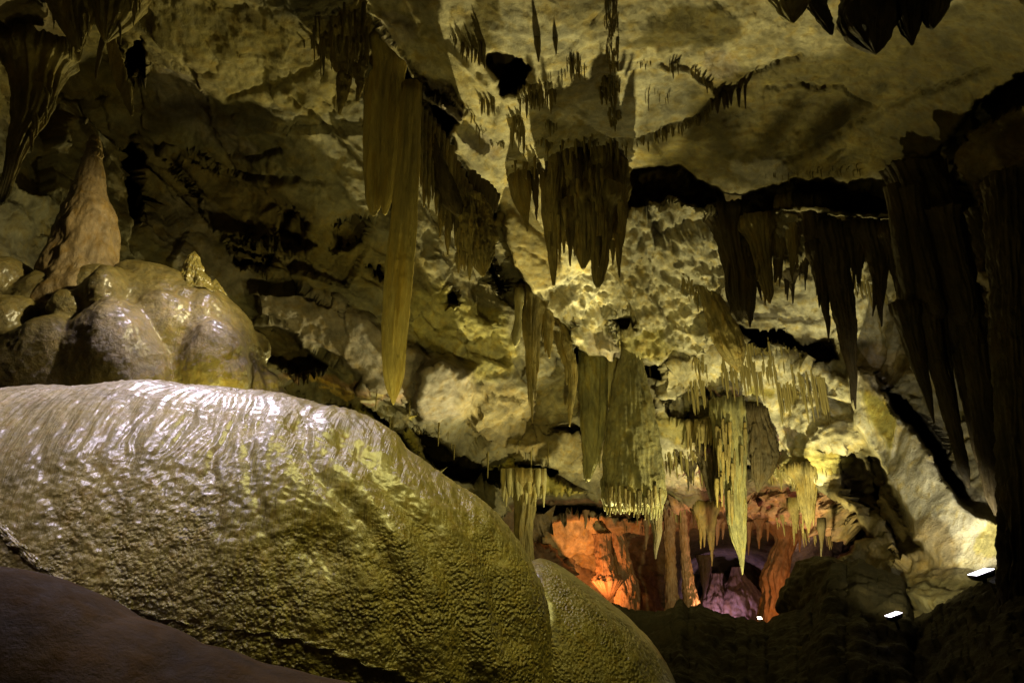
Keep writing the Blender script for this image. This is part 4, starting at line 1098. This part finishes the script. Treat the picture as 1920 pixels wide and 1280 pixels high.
S('thin rust spike above the white glimpse at the chamber mouth', [(1540, 990, 12), (1540, 1015, 7), (1540, 1042, 2)], B, 17.0, rough=0.15)
M_RUST = rock_material('dripstone_rust', (0.26, 0.15, 0.09), (0.45, 0.75), 0.8, 9.0, 0.03, 0.35, 0.4)
CH = [
    ('dark rust-red pillar in the chamber, left of the glowing edged one', [(1257, 945, 24), (1255, 1000, 20), (1258, 1060, 20), (1260, 1120, 24), (1258, 1180, 30)], 24.5),
    ('narrow pillar in the chamber with a brightly glowing right edge', [(1284, 948, 22), (1283, 1000, 16), (1286, 1050, 18), (1290, 1090, 22), (1297, 1140, 32), (1300, 1180, 36)], 24.2),
    ('knotted orange pillar in the chamber, spreading towards its foot', [(1160, 958, 40), (1158, 1000, 26), (1166, 1040, 30), (1172, 1080, 36), (1178, 1120, 48), (1184, 1190, 60)], 28.6),
    ('short glowing orange pillar at the back of the chamber', [(1128, 1000, 26), (1132, 1030, 30), (1136, 1060, 40), (1140, 1090, 60)], 28.6),
    ('bulging orange flowstone pillar at the right of the chamber', [(1480, 975, 80), (1474, 1010, 44), (1462, 1045, 40), (1452, 1080, 52), (1458, 1115, 60), (1450, 1150, 52), (1450, 1200, 60)], 28.0),
    ('lilac-lit flowstone cone at the back of the chamber', [(1381, 1062, 12), (1383, 1080, 26), (1388, 1100, 54), (1396, 1130, 88), (1400, 1180, 120)], 38.5),
    ('lilac-lit flowstone stump left of the cone at the back', [(1346, 1074, 16), (1342, 1095, 24), (1340, 1120, 44), (1338, 1180, 60)], 38.5),
    ('small lilac-lit drip hanging left of the back cone', [(1322, 1040, 24), (1322, 1070, 22), (1321, 1100, 10), (1320, 1120, 3)], 37.0),
]
for lab, pts, Y in CH:
    nm = 'stalactite' if 'drip hanging' in lab else ('flowstone_cone' if 'lilac' in lab else 'stone_pillar')
    drip(nm, pts, Y, M_RUST, lab, 'stalactite' if nm == 'stalactite' else ('flowstone' if 'cone' in nm else 'pillar'), None, flute=0.12, nfl=7, rough=0.2, step=1.6, deep=0.9, warp=0.25, zf=0.4)
for k, (x, y0, y1, w) in enumerate([(1212, 985, 1030, 9), (1228, 980, 1048, 10), (1345, 985, 1022, 10), (1356, 990, 1010, 6), (1404, 990, 1040, 8), (1424, 985, 1028, 12), (1440, 990, 1014, 6), (1500, 995, 1034, 9), (1512, 1000, 1024, 6), (1098, 968, 990, 7), (1200, 975, 1000, 6)]):
    drip('stalactite', [(x, y0 - 12, w * 1.5), (x, y0, w), (x, (y0 + y1) / 2, w * 0.7), (x - 1, y1, 1.5)], 26.0 + 0.2 * k if x > 1180 else 25.5, M_RUST, 'short rusty stalactite under the orange ceiling inside the far chamber', 'stalactite', 'rusty stalactites inside the far chamber', rough=0.3, step=1.6)
me = blob_mesh('boulder', (1530, 1120), [(1478, 1130), (1490, 1098), (1508, 1082), (1524, 1064), (1548, 1056), (1572, 1060), (1596, 1054), (1612, 1070), (1620, 1120), (1600, 1180), (1520, 1190), (1480, 1170)], 13.6, 0.8, 0.9, M_DARK, 2.2, 90, 140,
               lambda V, n: 0.16 * fbm(V * 1.6, 4, 2) + 0.07 * ridged(V * 3, 3, 4))
tag(link('boulder', me), 'black boulder silhouetted at the right of the chamber mouth', 'boulder')
# lobed outcrops at the top right
for lab, pts, mt, Y in [
    ('pale cauliflower-like stone lobe at the top edge, leftmost of the lobes', [(1486, -60, 96), (1484, -10, 72), (1486, 18, 50), (1488, 34, 22), (1489, 42, 7)], PL, 7.3),
    ('slanting stone finger between the pale lobe and the biggest dark lobe', [(1512, -40, 40), (1528, 0, 36), (1545, 32, 28), (1556, 52, 18), (1560, 64, 6)], B, 7.4),
    ('biggest dark stone lobe at the top right, split down its right side', [(1632, -70, 110), (1634, -10, 98), (1636, 40, 94), (1640, 72, 70), (1644, 90, 34), (1646, 98, 10)], B, 7.3),
    ('angular dark stone lobe right of the biggest one', [(1700, -50, 90), (1706, 0, 66), (1710, 40, 44), (1712, 66, 22), (1712, 84, 5)], B, 7.2),
    ('small dark stone lobe, rightmost of the lobes at the top edge', [(1756, -50, 70), (1754, 0, 56), (1750, 32, 38), (1746, 50, 14)], B, 7.1),
    ('thin dark fold of stone just left of the biggest dark lobe', [(1598, -50, 60), (1604, 0, 40), (1606, 26, 22), (1604, 40, 6)], B, 7.5)]:
    drip('stone_lobe', pts, Y, mt, lab, 'stone lobe', 'stone lobes at the top edge', flute=0.22, nfl=9, rough=0.22, ripple=0.04, step=2.0, warp=1.0)
# two leaf-like drips on the pale ceiling
S('left one of two leaf-like brown drips on the pale ceiling', [(1006, 60, 8), (1008, 80, 13), (1009, 96, 10), (1010, 116, 2)], ST, None, bury=0.05, rough=0.05)
S('right one of two leaf-like brown drips on the pale ceiling', [(1039, 58, 7), (1041, 74, 10), (1042, 88, 7), (1043, 102, 2)], ST, None, bury=0.05, rough=0.05)
for i, (x, y, h, w) in enumerate([(1345, 178, 36, 12), (1358, 176, 30, 9), (1370, 172, 26, 8), (1385, 168, 34, 7), (1397, 160, 44, 5), (1335, 184, 24, 7), (1364, 182, 22, 6)]):
    S('dark drip in the bunch under the fold of the right-hand ceiling', [(x, y, w), (x, y + h * 0.6, w * 0.8), (x + 1, y + h, 2)], B, None, 'dark drips under the ceiling fold', bury=0.08)

# ------------------------------------------------------------------ soda straws
rs = random.Random(5)
STRAWS = []


def add_straw(px, py, ln, wd, label, group):
    STRAWS.append((px, py, ln, wd, label, group))


def cluster(cx, cy, rx, ry, n, l0, l1, w0, w1, label, group, slope=0.0):
    for _ in range(int(n * 1.6)):
        a = rs.random() * 2 * math.pi; r = math.sqrt(rs.random())
        x = cx + rx * r * math.cos(a); y = cy + ry * r * math.sin(a) + slope * (x - cx)
        q = rs.random() ** 2.2; add_straw(x, y, l0 * 0.7 + (l1 * 1.15 - l0 * 0.7) * q, w0 * 0.8 + (w1 - w0 * 0.8) * (0.35 * rs.random() + 0.65 * q), label, group)


def row(pts, n, jit, l0, l1, w0, w1, label, group, jx=2):
    pts = np.array(pts, float)
    seg = np.concatenate([[0], np.cumsum(np.hypot(*np.diff(pts, axis=0).T))])
    for _ in range(int(n * 1.6)):
        t = rs.random() * seg[-1]
        x = np.interp(t, seg, pts[:, 0]) + rs.uniform(-jx, jx); y = np.interp(t, seg, pts[:, 1]) + rs.gauss(0, jit)
        q = rs.random() ** 2.2; add_straw(x, y, l0 * 0.7 + (l1 * 1.15 - l0 * 0.7) * q, w0 * 0.8 + (w1 - w0 * 0.8) * (0.35 * rs.random() + 0.65 * q), label, group)


g = 'thin straws on the pale ceiling'
row([(1142, -10), (1143, 60), (1146, 120)], 80, 3, 6, 20, 1.6, 4.5, 'thin straw in the narrow strip down the top of the pale ceiling', g, 12)
cluster(1142, 165, 18, 22, 44, 6, 24, 2.2, 7, 'thin straw in the dense patch below the narrow strip', g)
cluster(1150, 215, 14, 20, 24, 6, 22, 2.2, 7, 'thin straw in the lowest patch of the strip above the hanging mass', g)
cluster(1074, 102, 15, 9, 20, 10, 30, 2, 4, 'thin straw in the small bush-like tuft on the pale ceiling', g)
row([(1025, 134), (1060, 132), (1110, 122)], 11, 3, 8, 20, 1.6, 2.6, 'thin straw in the sparse row below the bush-like tuft', g)
cluster(985, 165, 30, 24, 50, 10, 38, 2.5, 7, 'thin straw in the thick beard below the black hollow', g, 0.1)
cluster(1025, 168, 18, 22, 22, 8, 30, 2.5, 6, 'thin straw in the patch right of the beard', g, 0.2)
cluster(912, 190, 16, 9, 24, 12, 30, 2, 4, 'thin straw in the yellowish tuft left of the beard', g, -0.1)
row([(842, 70), (870, 88), (905, 98)], 26, 4, 8, 26, 2, 5, 'thin straw in the slanting row left of the black hollow', g)
cluster(902, 84, 5, 10, 6, 24, 44, 4, 7, 'stout straw at the end of the slanting row left of the hollow', g)
cluster(968, 232, 14, 16, 18, 18, 44, 3, 6, 'thin straw above the leaf-shaped stalactite', g)
row([(1010, 222), (1030, 230), (1046, 240)], 9, 2, 10, 26, 2, 4, 'thin straw in the tiny row left of the shadowed ceiling', g)
row([(1160, 276), (1210, 256), (1260, 240), (1300, 226), (1330, 206)], 40, 2.5, 6, 20, 2, 5, 'thin straw along the crack right of the hanging mass', g)
cluster(1260, 112, 12, 10, 14, 8, 26, 2, 4, 'thin straw in the bunch at the right of the pale ceiling', g)
cluster(1205, 112, 14, 8, 8, 4, 12, 2, 3, 'tiny straw in the sparse patch right of the strip', g)
row([(1296, 118), (1310, 135), (1330, 155)], 18, 3, 5, 16, 2, 5, 'thin straw along the broken fold at the right', g)
cluster(1225, 175, 34, 14, 8, 10, 26, 1.4, 2.2, 'hair-thin straw scattered on the pale ceiling', g)
cluster(930, 268, 14, 5, 10, 3, 10, 2, 4, 'stubby straw in the dark spot left of the leaf-shaped stalactite', g)
row([(880, 215), (900, 250), (912, 235)], 10, 5, 8, 22, 1.6, 3, 'thin straw scattered right of the black diagonal cleft', g)
row([(1000, 262), (1060, 262), (1150, 268), (1160, 290)], 30, 4, 10, 34, 2.5, 5, 'thin straw along the head of the hanging mass', g)
row([(1430, 325), (1500, 322), (1560, 318), (1610, 316)], 24, 3, 4, 14, 1.5, 3, 'tiny straw along the lower edge of the right-hand ceiling', 'tiny straws along the ceiling edge')
g = 'drips of the bright inner cavern'
row([(1395, 645), (1430, 660), (1470, 665), (1500, 672)], 46, 6, 18, 66, 2.6, 5, 'thin drip hanging under the black gap in the bright cavern', g)
row([(1350, 680), (1380, 690), (1420, 700)], 34, 7, 18, 60, 2.6, 5.5, 'thin drip in the fringe below the smooth stone paddle', g)
row([(1305, 678), (1325, 676)], 8, 4, 20, 44, 3, 5, 'thin drip in the small fringe below the pitted slope', g)
row([(1290, 726), (1312, 722), (1335, 730)], 22, 5, 20, 50, 2.6, 5, 'pale drip fringing the dark hollow behind the big tooth', g)
row([(1445, 740), (1465, 738), (1485, 750)], 26, 5, 20, 56, 3, 6, 'grey drip in the slanting fringe over the white folds', g)
row([(1500, 700), (1530, 708), (1548, 712)], 24, 4, 24, 70, 3, 6, 'drip in the yellowish fringe left of the tall black stalactite tip', g)
row([(1385, 865), (1430, 880), (1500, 880), (1570, 880)], 40, 5, 8, 28, 2.5, 5, 'short drip along the bright edge above the chamber mouth', g)
row([(1250, 835), (1300, 840), (1360, 845)], 30, 5, 10, 34, 2.5, 5, 'short drip under the lower shelf beside the big tooth', g)
row([(1010, 590), (1040, 610), (1075, 660)], 26, 6, 12, 40, 2.6, 5, 'drip along the black crack left of the pale cylinder', g)
row([(1090, 682), (1160, 684), (1225, 690)], 24, 3, 8, 26, 2.5, 5, 'short drip along the black gap above the big tooth', g)
row([(1280, 525), (1310, 545), (1330, 560)], 18, 8, 10, 30, 2.6, 5, 'short drip on the pitted bright slope', g)
row([(1600, 520), (1625, 530), (1650, 535)], 16, 5, 14, 40, 2.6, 5, 'drip in the tangle against the bright wall', g)
row([(1130, 955), (1240, 955), (1310, 958)], 26, 2, 6, 24, 2, 4, 'short drip along the dark slot of the chamber mouth', 'drips around the chamber mouth')
row([(1480, 960), (1520, 985), (1560, 1000)], 22, 4, 8, 30, 2.5, 5, 'rusty drip under the red lip at the right', 'drips around the chamber mouth')
row([(700, 730), (900, 830), (1000, 840), (1100, 850)], 14, 14, 8, 34, 2, 4, 'thin drip on the dim slab above the undercut', 'thin drips on the dim slab')
row([(1700, 596), (1760, 600), (1830, 602)], 30, 4, 18, 60, 2.6, 6, 'thin drip in the collar fringe of the giant column', 'drips of the giant column collar')


def straw_np(seed):
    n, ns = 7, 6
    V = []
    for i in range(n):
        t = i / (n - 1)
        r = 0.5 * (1.15 - 0.5 * t - (0.45 if i == n - 1 else 0)) * (1 + 0.2 * math.sin(i * 2.3 + seed * 1.9))
        for j in range(ns):
            a = 2 * math.pi * j / ns
            V.append((r * math.cos(a) + 0.10 * math.sin(t * 3 + seed), r * math.sin(a), -t))
    return np.array(V), grid_quads(n, ns, True)[:, ::-1]


SV = [straw_np(k) for k in range(4)]
SM = [mesh_np('straw_stalactite', v, q, ST, tris=None) for v, q in SV]
STRAWS.sort(key=lambda t_: -t_[2] * t_[3])
rest_v, rest_q, off = [], [], 0
for i, (px, py, ln, wd, label, group) in enumerate(STRAWS):
    p = surf(px, py)
    if p[1] < 3: continue
    sc = mpp(py, p[1])
    h, w = ln * sc * 1.15 + 0.06, wd * sc
    z = p[2] + 0.06
    if i < 290:
        o = bpy.data.objects.new('straw_stalactite', SM[i % 4])
        COL.objects.link(o)
        o.location = (float(p[0]), float(p[1]), float(z))
        o.scale = (float(w), float(w), float(h))
        o.rotation_euler = (0, 0, rs.random() * 6)
        tag(o, label, 'stalactite', group)
    else:
        v, q = SV[i % 4]
        rest_v.append(v * np.array([w, w, h]) + np.array([p[0], p[1], z])); rest_q.append(q + off); off += len(v)
if rest_v:
    o = link('soda_straws', mesh_np('soda_straws', np.concatenate(rest_v), np.concatenate(rest_q), ST))
    o['kind'] = 'stuff'
    tag(o, 'countless tiny soda straw drips scattered over the ceiling', 'soda straws')

# ------------------------------------------------------------------ crusty rim where the big mound meets the ledge
SEAM = [(-60, 940, 20), (0, 985, 26), (40, 1030, 30), (90, 1072, 24), (150, 1110, 30), (215, 1128, 18), (280, 1152, 28), (380, 1174, 12), (480, 1184, 18), (560, 1198, 30), (640, 1228, 26), (720, 1256, 32), (800, 1286, 22)]
_mo = bpy.data.objects['flowstone_mound']
for k_ in bpy.data.objects:
    if k_.name.startswith('flowstone_mound') and k_.get('label', '').startswith('largest'): _mo = k_
bpy.context.view_layer.update()
sa = np.array(SEAM, float); pts = []
for x in np.arange(-60, 801, 12.0):
    y = float(np.interp(x, sa[:, 0], sa[:, 1])) + 3 * math.sin(x * 0.11) + 2 * math.sin(x * 0.37); w = float(np.interp(x, sa[:, 0], sa[:, 2])) * (1 + 0.4 * math.sin(x * 0.23))
    d_ = P(x, y, 1.0) - EYE
    hit, loc, nn, fi = _mo.ray_cast(Vector(EYE), Vector(d_).normalized())
    pts.append((x, y, w, (loc[1] if hit else 3.6) + 0.01))
drip('crust_band', pts, 3.4, M_FLOW, 'broken crusty rim running along the seam between big mound and ledge', 'stone rim', rough=0.6, flute=0.3, nfl=20, deep=0.6, step=1.6, warp=0.4, flare=0, zf=1.5)


# ------------------------------------------------------------------ floodlight fittings seen at the right
def lathe_box(name, size, mat, bev=0.02):
    import bmesh
    bm = bmesh.new()
    bmesh.ops.create_cube(bm, size=1.0)
    for v in bm.verts:
        v.co.x *= size[0]; v.co.y *= size[1]; v.co.z *= size[2]
        if v.co.z < 0: v.co.x *= 0.8; v.co.y *= 0.7
    bmesh.ops.bevel(bm, geom=bm.edges[:], offset=bev, segments=3, affect='EDGES')
    me = bpy.data.meshes.new(name); bm.to_mesh(me); bm.free(); me.materials.append(mat)
    for p_ in me.polygons: p_.use_smooth = True
    return me


M_HOUS = bpy.data.materials.new('black_housing'); nt, N, L = nodes_of(M_HOUS)
N['Principled BSDF'].inputs['Base Color'].default_value = (0.02, 0.02, 0.022, 1); N['Principled BSDF'].inputs['Roughness'].default_value = 0.45
_n = N.new('ShaderNodeTexNoise'); _n.inputs['Scale'].default_value = 60; _b = N.new('ShaderNodeBump'); _b.inputs['Strength'].default_value = 0.15
L.new(_n.outputs[0], _b.inputs['Height']); L.new(_b.outputs[0], N['Principled BSDF'].inputs['Normal'])


def lens_mat(name, colr, st):
    m = bpy.data.materials.new(name); nt, N, L = nodes_of(m)
    b = N['Principled BSDF']; b.inputs['Base Color'].default_value = (0.8, 0.8, 0.8, 1)
    b.inputs['Emission Color'].default_value = (*colr, 1); b.inputs['Emission Strength'].default_value = st
    return m


M_LENS = lens_mat('lit_lens', (0.93, 0.86, 1.0), 9.0)
M_LENSW = lens_mat('lit_lens_warm', (1.0, 0.8, 0.6), 12.0)


def fitting(label, px, py, Y, size, tilt, mat, power=0, colr=PALE, target=None):
    c = P(px, py, Y)
    t = thing('floodlight', label, 'floodlight', c)
    h = link('housing', lathe_box('housing', size, M_HOUS, size[2] * 0.2), t)
    l_ = link('lens', lathe_box('lens', (size[0] * 0.92, size[1] * 0.86, size[2] * 0.12), mat, size[2] * 0.03), t)
    l_.location = (0, 0, size[2] * 0.53)
    br = link('bracket', lathe_box('bracket', (size[0] * 0.2, size[1] * 0.2, size[2] * 2.4), M_HOUS, size[2] * 0.1), t)
    br.location = (0, 0, -size[2] * 1.4)
    t.rotation_euler = tilt
    if power:
        spot(t.name + '_beam', c + np.array([0, 0, size[2] * 1.2 + 0.05]), target, power, colr, 70, 0.9, 0.06)
    return t


fitting('white floodlight low on the right, below the pale buttress', 1842, 1078, 9.6, (0.32, 0.2, 0.08), (0.10, -0.3, 0.1), M_LENS, 650, (1.0, 0.93, 0.68), P(1725, 880, 13.0))
fitting('white floodlight on the dark floor, left of and below the other one', 1677, 1156, 9.4, (0.2, 0.14, 0.06), (0.13, -0.3, 0.1), M_LENS, 500, PALE, P(1690, 950, 12.8))
fitting('tiny warm lamp at the foot of the lilac cone in the far chamber', 1424, 1160, 25.0, (0.16, 0.14, 0.08), (0.7, 0, 0), M_LENSW)
